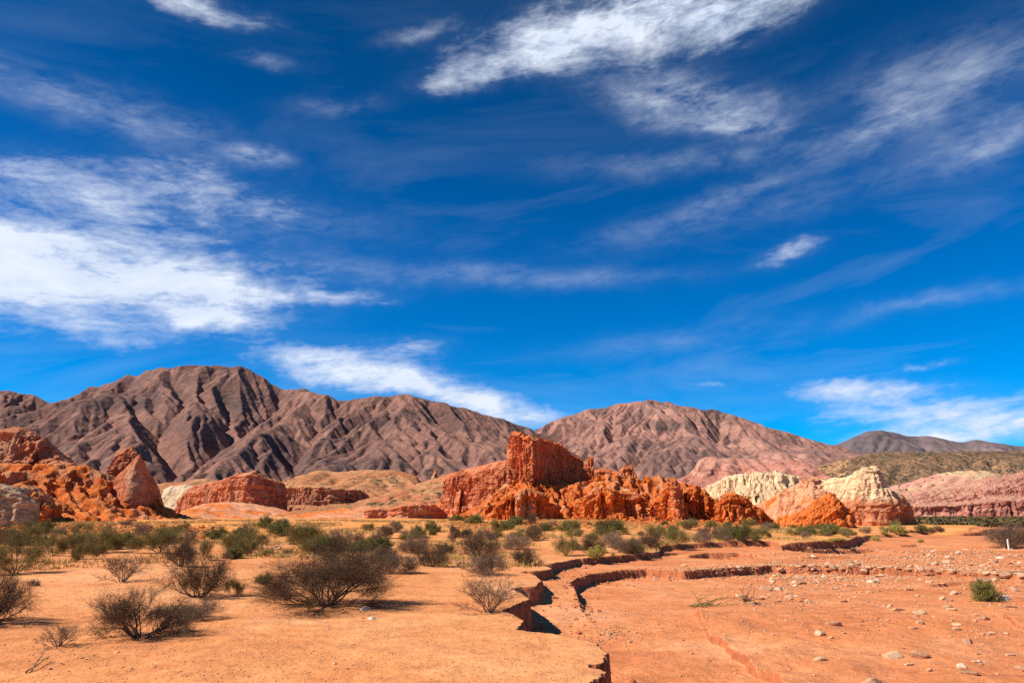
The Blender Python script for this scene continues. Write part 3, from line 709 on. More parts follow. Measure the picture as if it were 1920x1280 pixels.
mound('rock_mound', 300, 700, 120, 160, .7, [(300,978),(330,968),(350,955),(380,948),(420,943),(460,945),(500,952),(530,958),(560,968),(590,962),(620,958),(660,955),(690,952),(720,958),(760,972),(800,985)], 9, .06, SALMON,
      'low smooth salmon pink mound at the foot of the blocky red butte', 'mound', zb=.9, fine=.06, it=(12, 6))
loaf('rock_outcrop', [(680,128,962,2.5,3),(688,128,953,3,3.5),(705,128,950,3,4),(722,128.5,953,3,4),(735,129.5,960,2.6,3.4),(745,129,958,2.6,3.4),(754,127.5,952,3,3.6),(757,127,944,3,4),(772,127.5,941,3,4),(790,128,941,3,4),(806,128.5,943,3,4),(813,129,952,2.6,3.5),(818,130,966,2.2,3)], [(-1, 0), (-.96, .5), (-.98, .85), (-.7, .97), (0, 1), (.5, .95), (.8, .6), (1, 0)], REDROCK,
     'low red outcrop with two dark overhung faces, half way to the big red tower', 'rock', step=.2, flute=(.25, 1.2), strata=(.2, .5), lump=(.5, 2.2), small=(.08, .6), seed=10, jag=.15, endr=.03)
# mid-distance hills and mesa behind
mound('hills', 240, 760, 230, 330, 1.6, [(240,905),(300,908),(345,905),(375,898),(420,905),(480,908),(530,905),(560,893),(590,884),(606,882),(625,886),(660,884),(700,881),(740,884),(770,892),(800,900),(840,910),(900,920)], 12, .05, TANHILL, None, None, kind='structure', zb=1, fine=.25)
loaf('hills', [(305,225,915,10,10),(325,225,910,10,10),(350,225,907,10,10),(372,225,912,10,10),(395,225,930,8,8)], SLOPE, PALEHILL, None, None, step=.6, flute=(.5, 3), strata=(.2, 1), lump=(1.2, 7), seed=13, kind='structure')
loaf('rock_mesa', [(530,240,915,7,8),(548,240,907,8,9),(562,240,908,8,9),(600,238,907,8,9),(628,238,911,8,9),(632,240,917,7,9),(644,241,915,7,9),(664,241,912,7,9),(682,242,918,6,8),(690,243,935,5,8)], [(-1, 0), (-.75, .30), (-.55, .42), (-.52, .65), (-.50, .90), (-.36, .94), (0, 1), (.5, .97), (.8, .6), (1, 0)], DARKMESA,
     'dark striped mesa with a shaded fluted rim, beyond the blocky red butte', 'rock', step=.4, flute=(1.0, 2.4), strata=(.5, 1.0), lump=(1.0, 6), seed=14, jag=.3)
mound('hills', 560, 1000, 165, 235, 1.2, [(540,962),(600,950),(660,945),(700,935),(740,922),(780,910),(820,897),(850,888),(880,884),(900,880),(940,884),(1000,900),(1060,930)], 15, .05, TANHILL, None, None, kind='structure', zb=1, fine=.2)
loaf('rock_cliff', [(800,155,952,5,6),(815,155,943,5,6),(830,154,938,6,7),(848,153,935,6,7),(862,152,940,5,6),(880,151,950,5,6)], SLOPE, SALMON,
     'low pinkish ledge leading up to the fluted pink cliff', 'rock', step=.2, flute=(.4, 2), strata=(.3, .8), lump=(.8, 4), seed=16)

# central castle group
loaf('rock_cliff', [(858,141,905,5,6),(862,140.5,885,6,7),(870,140,880,6,7),(880,140,877,6,7),(893,139,878,6,7),(897,138.5,874,6,7),(912,137.5,873,6,7),(918,138.5,877,4,7),(923,140,872,3.5,6),(927,137.5,870,6,7),(940,134.5,866,6,7),(955,131.5,862,6,6),(966,131,861,6,6),(975,131,880,5,6)], CLIFF, PINKCLIFF,
     'fluted pinkish cliff joined to the left flank of the tall red tower', 'rock', step=.13, flute=(.8, 1.3), strata=(.22, .9), lump=(.6, 4), small=(.10, .6), seed=17, jag=.25, endr=.02)
loaf('rock_tower', [(957,129.6,840,1.0,4),(959,129,812,1.1,4),(963,128.4,807,1.1,4),(972,127.6,808,1.2,4),(982,126.8,811,1.2,4),(988,126.2,815,1.2,4),(994,125.8,811,1.2,4),(1001,125.6,816,1.1,4),(1007,127,816,1.0,4),(1014,129,820,1,4),(1024,131,823,1,4),(1036,133,826,1,4),(1048,135.5,831,1,4),(1056,137,836,1,4),(1064,138.5,845,1,4),(1076,141,853,1,4),(1088,143.5,858,1,4),(1091,144,866,1,4),(1093,144.6,895,1,4)], [(-1, 0), (-.93, .3), (-.86, .6), (-.82, .90), (-.75, .96), (-.4, .98), (0, 1), (.5, .97), (.85, .6), (1, 0)], TOWER,
     'tallest red rock tower, lit fluted front and long shadowed wall falling away to the right', 'rock', step=.12, flute=(.65, 1.25), strata=(.16, 1.1), lump=(.45, 4), small=(.10, .6), seed=18, jag=.32, endr=.015)
loaf('rock_spire', [(1091,136,890,1.1,1.2),(1094,136,868,1.1,1.2),(1099,136,858,1.2,1.2),(1106,136,855,1.2,1.2),(1113,136,851,1,1),(1115,136.2,857,1,1),(1112,136.3,888,1,1)][:6], SLAB, TOWER,
     'small bent rock spire with a pointed tip at the lower end of the shadowed wall', 'rock', step=.12, flute=(.22, .8), strata=(.25, .6), lump=(.3, 1.6), small=(.07, .5), seed=19, jag=.1, endr=.1)
loaf('rock_spire', [(1112,134,882,2,2),(1122,134,877,2,2),(1136,134,876,2,2),(1150,134,880,2,2),(1160,133.5,884,2,2),(1163,133,875,1.8,2),(1169,133,871,1.8,2),(1178,133,870,1.8,2),(1189,133,871,1.8,2),(1191,133,886,1.6,2),(1196,133,895,1.6,2)], SLAB, TOWER,
     'squat knob of red rock on the saddle between the bent spire and the small pillar', 'rock', step=.14, flute=(.35, .9), strata=(.25, .6), lump=(.5, 2), small=(.08, .5), seed=20, jag=.15)
mound('rock_mound', 850, 1380, 104, 127, .42, [(840,975),(865,962),(885,952),(905,942),(925,925),(945,905),(960,898),(985,894),(1000,897),(1015,903),(1040,908),(1065,908),(1090,904),(1110,895),(1130,888),(1160,890),(1185,894),(1200,898),(1215,893),(1235,892),(1252,897),(1262,902),(1280,905),(1300,908),(1315,918),(1335,935),(1355,955),(1370,975),(1400,985)], 21, .13, ORANGE,
      'long bright orange skirt of gullied earth under the tall red tower', 'mound', zb=.55, fine=.22, sm=10, it=(20, 12), power=.8)
loaf('rock_buttress', [(905,110,975,2,4),(925,110,955,3,5),(935,110,940,3.4,5),(946,110,924,3.6,5),(965,110,917,3.6,5),(985,110,913,3.6,5),(1000,110,918,3.4,5),(1012,110.5,922,3,5),(1025,111,932,2.6,5),(1040,112,948,2.2,4),(1060,113,962,2,4)], BUTT, ORANGE,
     'orange buttress with deep clefts directly below the tall red tower', 'rock', step=.12, flute=(1.0, 1.9), strata=(.2, .7), lump=(1.1, 3), small=(.14, .6), seed=22, jag=.4)
loaf('rock_buttress', [(1070,108,965,2,4),(1085,107,945,3,5),(1098,106,928,3.6,5),(1112,105,914,4,6),(1128,105,908,4,6),(1142,105,914,4,6),(1160,106,921,3.6,6),(1180,106,916,3.6,6),(1200,107,924,3.4,6),(1215,107,938,3,6),(1228,107,946,3,6),(1236,106,930,3.4,6),(1246,105.5,915,3.6,6),(1256,105,904,3.4,5),(1268,105,906,3.2,5),(1274,105.5,925,2.6,5),(1282,106,938,2.4,4),(1292,106,945,2,4)], BUTT, ORANGE,
     'craggy orange cliff of dark hollows and flutes right of the tower buttress', 'rock', step=.12, flute=(1.2, 1.7), strata=(.25, .7), lump=(1.3, 3), small=(.16, .6), seed=23, jag=.5)
loaf('rock_pillar', [(1254,103.5,902,1.1,1.5),(1257,103.5,897,1.2,1.5),(1264,103.5,895,1.2,1.5),(1271,103.5,898,1.1,1.5),(1275,103.8,906,1,1.5)], SLAB, TOWER,
     'stubby red pillar with a flat head standing on the craggy orange cliff', 'rock', step=.11, flute=(.2, .7), strata=(.18, .5), lump=(.3, 1.4), small=(.06, .4), seed=24, jag=.08, endr=.15)
loaf('rock_buttress', [(1278,108,925,2.4,4),(1290,107.5,912,2.8,5),(1302,107,905,3,5),(1312,107,910,3,5),(1324,107,920,3,5),(1336,107,930,2.8,5),(1348,107,938,2.8,5),(1356,107,945,2.4,4)], BUTT, ORANGE,
     'rough orange rock ridge stepping down between the stubby pillar and the cream mound', 'rock', step=.12, flute=(.8, 1.4), strata=(.2, .6), lump=(.9, 2.4), small=(.14, .5), seed=25, jag=.35)
loaf('rock_buttress', [(1338,103,950,2.2,4),(1345,102.5,935,2.6,5),(1356,102,927,3,5),(1372,102,924,3,5),(1388,102,925,3,5),(1402,102,930,3,5),(1412,102,940,2.6,5),(1418,102.5,950,2.4,4),(1430,103,952,2.4,4),(1438,103,966,2,4),(1446,104,980,1.6,3)], BUTT, ORANGE,
     'round-shouldered orange crag in front of the cream mound', 'rock', step=.12, flute=(.8, 1.5), strata=(.2, .7), lump=(1.0, 2.6), small=(.14, .5), seed=26, jag=.3)
loaf('rock_outcrop', [(1128,97,985,1.2,2),(1140,97,968,1.8,2.6),(1160,97,960,2,3),(1182,97,966,2,3),(1200,97,972,1.8,3),(1225,97.5,968,1.8,3),(1250,97.5,972,1.6,3),(1280,98,975,1.5,3),(1320,98.5,972,1.5,3),(1345,99,980,1.2,2)], SLOPE, ORANGE,
     'low crumbling orange toe of the craggy cliff, with a dark cleft', 'rock', step=.12, flute=(.6, 1.1), strata=(.1, .5), lump=(.7, 1.8), small=(.14, .5), seed=27, jag=.35)

# right group
m_, n_, b_ = newmat('cream_over_red_rock')
geo = n_.n.new('ShaderNodeNewGeometry'); P_ = geo.outputs['Position']; zz_ = n_.sep(P_)[2]
k_ = n_.mapr(n_.math('ADD', zz_, n_.math('MULTIPLY', n_.math('SUBTRACT', n_.noise(P_, .25, 5, .65), .5), 5.0)), 3.9, 5.6)
c1 = n_.ramp(n_.mapr(n_.noise(P_, .5, 7, .7), .3, .7), [(0, (.62, .42, .22)), (.5, (.74, .49, .27)), (1, (.79, .56, .33))])
c2 = n_.ramp(n_.mapr(n_.noise(n_.vm('MULTIPLY', P_, (1, 1, .5)), .35, 7, .7), .3, .7), [(0, (.40, .13, .06)), (.5, (.58, .225, .105)), (1, (.60, .20, .085))])
cc = n_.mix(k_, c2, c1)
sv = n_.noise(n_.vm('MULTIPLY', P_, (1, 1, .06)), .9, 5, .7)
cc = n_.mix(.5, cc, n_.mix(1.0, cc, n_.ramp(n_.mapr(sv, .32, .68), [(0, .45), (1, 1.35)]), 'MULTIPLY'))
n_.put(b_.inputs['Base Color'], cc); n_.put(b_.inputs['Normal'], n_.bump(n_.noise(P_, 1.5, 10, .72), .3, 1.0))
CREAMRED = m_
loaf('rock_mound', [(1300,168,925,9,10),(1320,168,912,9,10),(1340,168,902,10,10),(1362,167,893,10,10),(1385,166,888,11,10),(1400,166,884,11,10),(1430,165,885,11,10),(1462,165,881,11,10),(1480,165,886,11,10),(1505,166,893,11,10),(1525,166,897,11,10),(1560,168,898,10,10),(1590,170,905,8,9)], SLOPE, CREAM,
     'long cream coloured mound with a wrinkled skin behind the orange crags', 'rock', step=.2, flute=(1.9, 2.4), strata=(.15, 1), lump=(1.0, 6), small=(.14, .9), seed=30, jag=.3)
loaf('rock_butte', [(1530,158,905,4,9),(1545,156,899,4.5,9),(1560,155,896,5,9),(1578,153,894,5,9),(1592,151,890,5,9),(1606,149,886,5,9),(1616,148,878,5,9),(1628,147,874,5,9),(1638,147,876,4.5,9),(1645,148,882,3.6,9),(1651,150.5,892,3,9),(1657,154,905,2.6,8),(1663,158,918,2.4,7),(1669,162,930,2.2,6)], [(-1, 0), (-.95, .2), (-.88, .42), (-.7, .56), (-.5, .76), (-.22, .94), (0, 1), (.4, .93), (.75, .6), (1, 0)], CREAMRED,
     'cream topped butte with a humped summit and a fluted reddish foot', 'rock', step=.16, flute=(1.3, 2.3), strata=(.25, .9), lump=(1.0, 5), small=(.14, .8), seed=31, jag=.2, endr=.03)
loaf('rock_buttress', [(1652,151,935,2,5),(1658,149.5,923,2.4,6),(1666,149,921,2.6,6),(1678,149,922,2.6,6),(1686,150,928,2.4,6),(1691,151,942,2.2,5),(1698,152,958,2,5),(1706,153.5,974,1.8,4),(1713,155,990,1.6,3)], CLIFF, CREAMRED,
     'narrow brown rock ribs leaning on the right end of the cream topped butte', 'rock', step=.13, flute=(.9, 1.3), strata=(.2, .8), lump=(.6, 3), small=(.1, .6), seed=32, jag=.2)
loaf('rock_pyramid', [(1385,131,965,6,6),(1405,130,950,7,7),(1430,129,938,8,8),(1455,128,925,9,8),(1480,127,911,9,8),(1500,126,901,9,8),(1513,125.5,897,9,8),(1522,125,892,9,8),(1528,126,898,7,8),(1534,128,908,5,8),(1540,130,922,4,7),(1546,132,935,3,6)], SLOPE, SALMON,
     'pink and salmon rock pyramid with a shaded right edge, in front of the cream mound', 'rock', step=.15, flute=(1.5, 2.0), strata=(.3, 1.0), lump=(.7, 4), small=(.12, .7), seed=33, jag=.3, tz=-.4)
loaf('rock_outcrop', [(1470,113,985,2.5,4),(1490,113,965,3,5),(1510,113,950,3.6,5),(1530,113,938,4,5),(1545,113,928,4,5),(1556,113,922,4,5),(1566,113.5,930,3.6,5),(1571,114.5,945,3,5),(1578,116,962,2.6,4),(1586,118,985,2.2,4)], [(-1, 0), (-.8, .3), (-.6, .6), (-.35, .85), (0, 1), (.4, .9), (1, 0)], ORANGE,
     'vivid orange rock wedge with slanting cracks at the foot of the salmon pyramid', 'rock', step=.12, flute=(.4, 1.3), strata=(.45, .9), lump=(.8, 3), small=(.14, .6), seed=34, jag=.3, tz=-.55)

# far right cliffs, terraces and pink badlands
PINKBAD = rockmat('pink_badland_rock', [(0, (.34, .12, .085)), (.4, (.50, .205, .14)), (.7, (.58, .28, .19)), (1, (.40, .14, .095))], sc_=4, band=.8, streak=.6, bumpd=.35, mott=(.8, 1.12))
PINKWALL = rockmat('pink_layered_cliff_rock', [(0, (.28, .085, .055)), (.3, (.46, .17, .115)), (.5, (.32, .10, .065)), (.7, (.54, .24, .17)), (1, (.38, .13, .085))], sc_=3, band=1.2, streak=.55, bumpd=.3, tilt=(-.07, 0), mott=(.8, 1.12), dirt=((.62, .36, .22), .5))
SCRUBHILL = rockmat('scrub_hill_soil', [(0, (.16, .085, .05)), (.5, (.24, .13, .07)), (1, (.34, .18, .10))], sc_=6, streak=.2, tint=((.56, .29, .13), .045, .54, .60), speck=((.075, .062, .035), .28, .25, .60), bumpd=.3)
mound('hills', 1270, 1640, 560, 700, 3.0, [(1240,905),(1290,892),(1310,862),(1325,857),(1345,858),(1400,860),(1450,861),(1480,862),(1500,864),(1520,872),(1545,888),(1580,905),(1620,925),(1700,960)], 40, .10, PINKBAD, None, None, kind='structure', zb=1, fine=.9, power=.45, it=(20, 10), sm=10)
mound('hills', 1480, 2150, 620, 860, 4.0, [(1440,890),(1500,878),(1540,872),(1580,862),(1610,854),(1630,848),(1680,847),(1760,847),(1850,846),(1920,846),(2100,846),(2300,850)], 41, .06, SCRUBHILL, None, None, kind='structure', zb=1, fine=.8, power=.55, it=(20, 10), sm=16)
mound('hills', 1560, 2150, 420, 560, 2.6, [(1540,975),(1600,955),(1640,930),(1660,915),(1700,905),(1740,893),(1760,888),(1790,884),(1830,882),(1850,882),(1870,890),(1920,893),(2100,890),(2300,890)], 42, .06, rockmat('pale_terrace_soil', [(0, (.46, .27, .14)), (.5, (.62, .38, .2)), (1, (.68, .44, .25))], sc_=5, streak=.4, speck=((.10, .085, .045), .22, .05, .45), bumpd=.3, tint=((.62, .28, .2), .1, .5, .6)), None, None, kind='structure', zb=1, fine=.6, power=.6, it=(20, 10), sm=16)
loaf('rock_cliff', [(1650,402,960,22,20),(1672,400,935,24,22),(1695,398,922,26,22),(1720,396,918,26,22),(1745,394,914,26,24),(1780,392,912,26,24),(1810,390,905,26,24),(1835,389,897,26,24),(1860,388,893,26,24),(1890,387,890,26,24),(1925,386,884,26,24),(1980,386,880,26,24),(2080,388,884,26,24),(2200,392,890,26,24)], [(-1, 0), (-.92, .15), (-.86, .45), (-.62, .56), (-.5, .75), (-.25, .92), (0, 1), (.4, .97), (.7, .8), (1, 0)], PINKWALL,
     'long pink cliff with dark stripes across the far side of the scrub flat', 'rock', step=.8, flute=(1.4, 6), strata=(1.6, 2.6), lump=(3.0, 22), small=(.4, 2.5), seed=43, jag=.8, tz=-.1)

# ------------------------------------------------------------------ plants
def barkmat(name, c0, c1):
    m, n, b = newmat(name)
    geo = n.n.new('ShaderNodeNewGeometry'); P = geo.outputs['Position']
    oi = n.n.new('ShaderNodeObjectInfo')
    v = n.noise(P, 9.0, 3, 0.6)
    col = n.mix(n.mapr(v, .35, .65), c0, c1)
    col = n.mix(1.0, col, n.ramp(oi.outputs['Random'], [(0, .8), (1, 1.25)]), 'MULTIPLY')
    n.put(b.inputs['Base Color'], col); return m
BARK = barkmat('dark_bark', (.085, .048, .028), (.17, .10, .058))
BARKG = barkmat('grey_bark', (.17, .105, .065), (.30, .185, .115))
BARKY = barkmat('olive_bark', (.12, .095, .03), (.20, .15, .05))
LEAFD = barkmat('olive_brown_leaf', (.10, .070, .025), (.21, .14, .045))
LEAFG = barkmat('olive_green_leaf', (.24, .18, .05), (.44, .32, .09))
LEAFS = barkmat('deep_green_leaf', (.11, .11, .026), (.25, .22, .055))
LEAFY = barkmat('yellow_green_leaf', (.34, .30, .05), (.55, .45, .10))
LEAFB = barkmat('grey_brown_twig_tip', (.13, .08, .05), (.22, .14, .085))
STRAW = barkmat('straw', (.45, .28, .09), (.68, .44, .16))
DRIFT = barkmat('driftwood', (.16, .10, .06), (.36, .23, .12))

def shrub_data(seed, h=1.5, w=2.2, stems=7, depth=4, low=.35, gnarl=.35, fork=(2, 3), seglen=.16, r0=.028, leaf=2500, lsize=.018, rmin=.0022, fill=1.0, shoots=1.0, spray=3000, spl=.11, tw=.0028):
    """thin branching stems (prisms) and small leaf faces; returns two raw meshes scaled to height h, spread w"""
    rg = random.Random(seed)
    P0_, P1_, R0_, R1_, tips = [], [], [], [], []
    def grow(p, d, L, r, lev):
        k = max(2, int(L/seglen)); sl = L/k
        for i in range(k):
            d = (d + Vector((rg.gauss(0, gnarl), rg.gauss(0, gnarl), rg.gauss(0, gnarl*.6)))*.5 + Vector((0, 0, .05 if lev > 0 else .02))).normalized()
            q = p + d*sl
            if q.z < .02: q.z = .02 + rg.random()*.03; d.z = abs(d.z)*.5 + .1
            rr = r*(1 - .45*(i+1)/k)
            P0_.append(p[:]); P1_.append(q[:]); R0_.append(max(rmin, r*(1-.45*i/k))); R1_.append(max(rmin*.8, rr))
            p = q
            if lev < depth and i >= 1 - (lev > 0) and rg.random() < .62*shoots:
                sd_ = Vector((rg.gauss(0, 1), rg.gauss(0, 1), rg.gauss(.15, .8))).normalized()
                grow(p, (d*.75 + sd_*.75).normalized(), L*rg.uniform(.38, .62), rr*.6, lev+1)
            if lev >= depth-1: tips.append(p[:])
        if lev < depth:
            for _ in range(rg.randint(*fork)):
                sd_ = Vector((rg.gauss(0, 1), rg.gauss(0, 1), rg.gauss(.1, .8))).normalized()
                grow(p, (d + sd_*.55).normalized(), L*rg.uniform(.5, .75), rr*.75, lev+1)
    for s in range(stems):
        a = 2*math.pi*(s+rg.random()*.8)/stems; e = rg.uniform(low, 1.35)
        d = Vector((math.cos(a)*math.cos(e), math.sin(a)*math.cos(e), math.sin(e)))
        grow(Vector((rg.gauss(0, .04), rg.gauss(0, .04), -.03)), d, rg.uniform(.5, .8), r0*rg.uniform(.6, 1.1), 0)
    A, B = np.array(P0_), np.array(P1_); ra, rb = np.array(R0_), np.array(R1_); T = np.array(tips) if tips else B
    if spray:
        rz_ = np.random.RandomState(seed+1)
        src = np.where(ra < r0*.55)[0]; k_ = src[rz_.randint(0, len(src), spray)]
        p = A[k_] + (B-A)[k_]*rz_.rand(spray, 1)
        d = p*np.array([1, 1, .8])/ (np.linalg.norm(p, axis=1)[:, None]+1e-6)*.9 + rz_.normal(size=(spray, 3))*.75 + np.array([0, 0, .25])
        d /= np.linalg.norm(d, axis=1)[:, None]; sl = spl*rz_.uniform(.6, 1.5, (spray, 1)); LA, LB, la, lb, TT = [A], [B], [ra], [rb], []
        for q_ in range(3):
            d = d + rz_.normal(size=d.shape)*.38; d /= np.linalg.norm(d, axis=1)[:, None]
            e_ = p + d*sl; e_[:, 2] = np.maximum(e_[:, 2], .02)
            LA.append(p); LB.append(e_); la.append(np.full(spray, tw*(1-.22*q_))); lb.append(np.full(spray, tw*(.78-.22*q_)))
            sd2 = d + rz_.normal(size=d.shape)*.8; sd2 /= np.linalg.norm(sd2, axis=1)[:, None]; e2 = e_ + sd2*sl*.8; e2[:, 2] = np.maximum(e2[:, 2], .02)
            LA.append(e_); LB.append(e2); la.append(np.full(spray, tw*.7)); lb.append(np.full(spray, tw*.45)); TT.append(e2)
            p = e_
        TT.append(p); T = np.vstack(TT)
        A = np.vstack(LA); B = np.vstack(LB); ra = np.concatenate(la); rb = np.concatenate(lb)
    zt = np.percentile(B[:, 2], 99); wx = np.percentile(np.hypot(B[:, 0], B[:, 1]), 97)*2
    S = np.array([w/wx, w/wx, h/zt]); A = A*S; B = B*S; T = T*S
    d = B-A; L = np.linalg.norm(d, axis=1)[:, None]+1e-9; d = d/L
    up = np.where(np.abs(d[:, 2:3]) < .9, [[0, 0, 1.]], [[1., 0, 0]])
    u = np.cross(d, up); u /= np.linalg.norm(u, axis=1)[:, None]+1e-9; v = np.cross(d, u)
    vs = []
    for k in range(3):
        a = 2*math.pi*k/3; o_ = u*math.cos(a) + v*math.sin(a)
        vs.append(A + o_*ra[:, None]); vs.append(B + o_*rb[:, None])
    Vb = np.stack(vs, 1); n_ = len(A); base = np.arange(n_)[:, None]*6
    Fb = np.concatenate([base + np.array([[0, 2, 3, 1]]), base + np.array([[2, 4, 5, 3]]), base + np.array([[4, 0, 1, 5]])])
    rr = np.random.RandomState(seed)
    Vl = Fl = None
    if leaf:
        c = T[rr.randint(0, len(T), leaf)] + rr.normal(0, .03, (leaf, 3))
        c[:, 2] = np.maximum(c[:, 2], .02)
        a = rr.normal(size=(leaf, 3)); a /= np.linalg.norm(a, axis=1)[:, None]; b_ = np.cross(a, rr.normal(size=(leaf, 3))); b_ /= np.linalg.norm(b_, axis=1)[:, None]+1e-9
        s = lsize*rr.uniform(.5, 1.3, (leaf, 1))
        Vl = np.stack([c-a*s, c+b_*s*.5, c+a*s, c-b_*s*.5], 1).reshape(-1, 3); Fl = np.arange(leaf*4).reshape(-1, 4)
    return Vb.reshape(-1, 3), Fb, Vl, Fl
KIND = {}
def kind(code, names, barks, leafm, n_var, **kw):
    out_ = []
    for i in range(n_var):
        Vb, Fb, Vl, Fl = shrub_data(hash_(code)+i*13, **kw)
        mb = mesh_np('branches', Vb, Fb, smooth=False); mb.materials.append(barks)
        ml = None
        if Vl is not None: ml = mesh_np('leaves', Vl, Fl, smooth=False); ml.materials.append(leafm)
        # joined mesh for plants too small to show parts
        if Vl is not None:
            mj = mesh_np('shrub', np.vstack([Vb, Vl]), np.vstack([Fb, Fl+len(Vb)]), smooth=False)
            mj.materials.append(barks); mj.materials.append(leafm)
            mi = np.concatenate([np.zeros(len(Fb), np.int32), np.ones(len(Fl), np.int32)]); mj.polygons.foreach_set('material_index', mi)
        else: mj = mb
        out_.append((mb, ml, mj))
    KIND[code] = (names, out_, kw['h'], kw['w'])
def hash_(s_): return sum(ord(c)*31**i for i, c in enumerate(s_)) % 1000
kind('dome', 'shrub', BARK, LEAFD, 1, h=1.6, w=4.3, stems=16, depth=4, low=.10, gnarl=.34, seglen=.15, r0=.045, leaf=11000, lsize=.013, spray=4600, spl=.13)
kind('dark', 'shrub', BARK, LEAFD, 3, h=1.3, w=2.6, stems=13, depth=3, low=.15, gnarl=.36, seglen=.13, r0=.03, leaf=5000, lsize=.013, spray=2500, spl=.10)
kind('bare', 'shrub', BARKG, LEAFB, 2, h=1.1, w=2.1, stems=15, depth=3, low=.35, gnarl=.22, seglen=.13, r0=.020, leaf=0, shoots=1.1, rmin=.003, spray=500, spl=.07)
kind('green', 'shrub', BARKY, LEAFG, 3, h=1.5, w=2.4, stems=9, depth=3, low=.45, gnarl=.30, seglen=.14, r0=.026, leaf=7000, lsize=.016, spray=2000, spl=.12)
kind('flat', 'small_tree', BARKY, LEAFS, 1, h=1.7, w=3.2, stems=7, depth=3, low=.6, gnarl=.34, r0=.04, leaf=11000, lsize=.02, spray=4000, spl=.12)
kind('grey', 'shrub', BARKG, LEAFB, 2, h=1.1, w=2.2, stems=13, depth=3, low=.15, gnarl=.36, seglen=.13, r0=.022, leaf=5000, lsize=.015, spray=2300, spl=.10)
kind('tree', 'small_tree', BARKG, LEAFB, 1, h=2.0, w=1.9, stems=5, depth=3, low=.95, gnarl=.3, r0=.04, leaf=5000, lsize=.018, spray=3500, spl=.11)
kind('leafy', 'shrub', BARKY, LEAFS, 2, h=.8, w=1.4, stems=18, depth=2, low=.2, gnarl=.25, seglen=.12, r0=.014, leaf=9000, lsize=.02, spray=2500, spl=.07)
kind('tuft', 'grass_tuft', STRAW, LEAFY, 1, h=.6, w=.9, stems=22, depth=2, low=.3, gnarl=.15, r0=.006, leaf=5500, lsize=.022, spray=1200, spl=.07)
kind('straw', 'grass_tuft', STRAW, STRAW, 1, h=.5, w=.7, stems=26, depth=2, low=.8, gnarl=.15, r0=.005, leaf=1200, lsize=.018, spray=600, spl=.07)

def hit(px, py):
    """where the pixel's ray meets the ground"""
    v = px_dir(px, py)
    if v[2] > -.003: d = 330.0; return v[0]/v[1]*d, d
    ts = np.geomspace(6, 500, 900)/v[1]
    z = H + v[2]*ts; g_ = gz_v(v[0]*ts, v[1]*ts)
    k = np.argmax(z <= g_)
    if z[k] > g_[k]: k = len(ts)-1
    return v[0]*ts[k], v[1]*ts[k]
prg = random.Random(5)
def plant(code, px, py, wpx, hpx, label, group=None, xy=None, parts=None, size=None):
    nm, vs, h0, w0 = KIND[code]
    x, y = xy if xy else hit(px, py)
    if size: w_, h_ = size
    else: w_, h_ = wpx/F*y*.95, hpx/F*y*.84
    mb, ml, mj = prg.choice(vs)
    S = (w_/w0, w_/w0*prg.uniform(.85, 1.0), h_/h0); rz = prg.uniform(0, 6.28)
    z = gz(x, y)
    if parts is None: parts = wpx >= 38
    if parts and ml is not None:
        r = bpy.data.objects.new(nm, None); sc.collection.objects.link(r)
        link('branches', mb, None, r); link('leaves', ml, None, r)
    else:
        r = bpy.data.objects.new(nm, mj); sc.collection.objects.link(r)
    r.location = (x, y, z-.02); r.rotation_euler = (0, 0, rz); r.scale = S
    tag(r, label, {'small_tree': 'tree', 'grass_tuft': 'grass tuft'}.get(nm, 'shrub'), group)
    return r
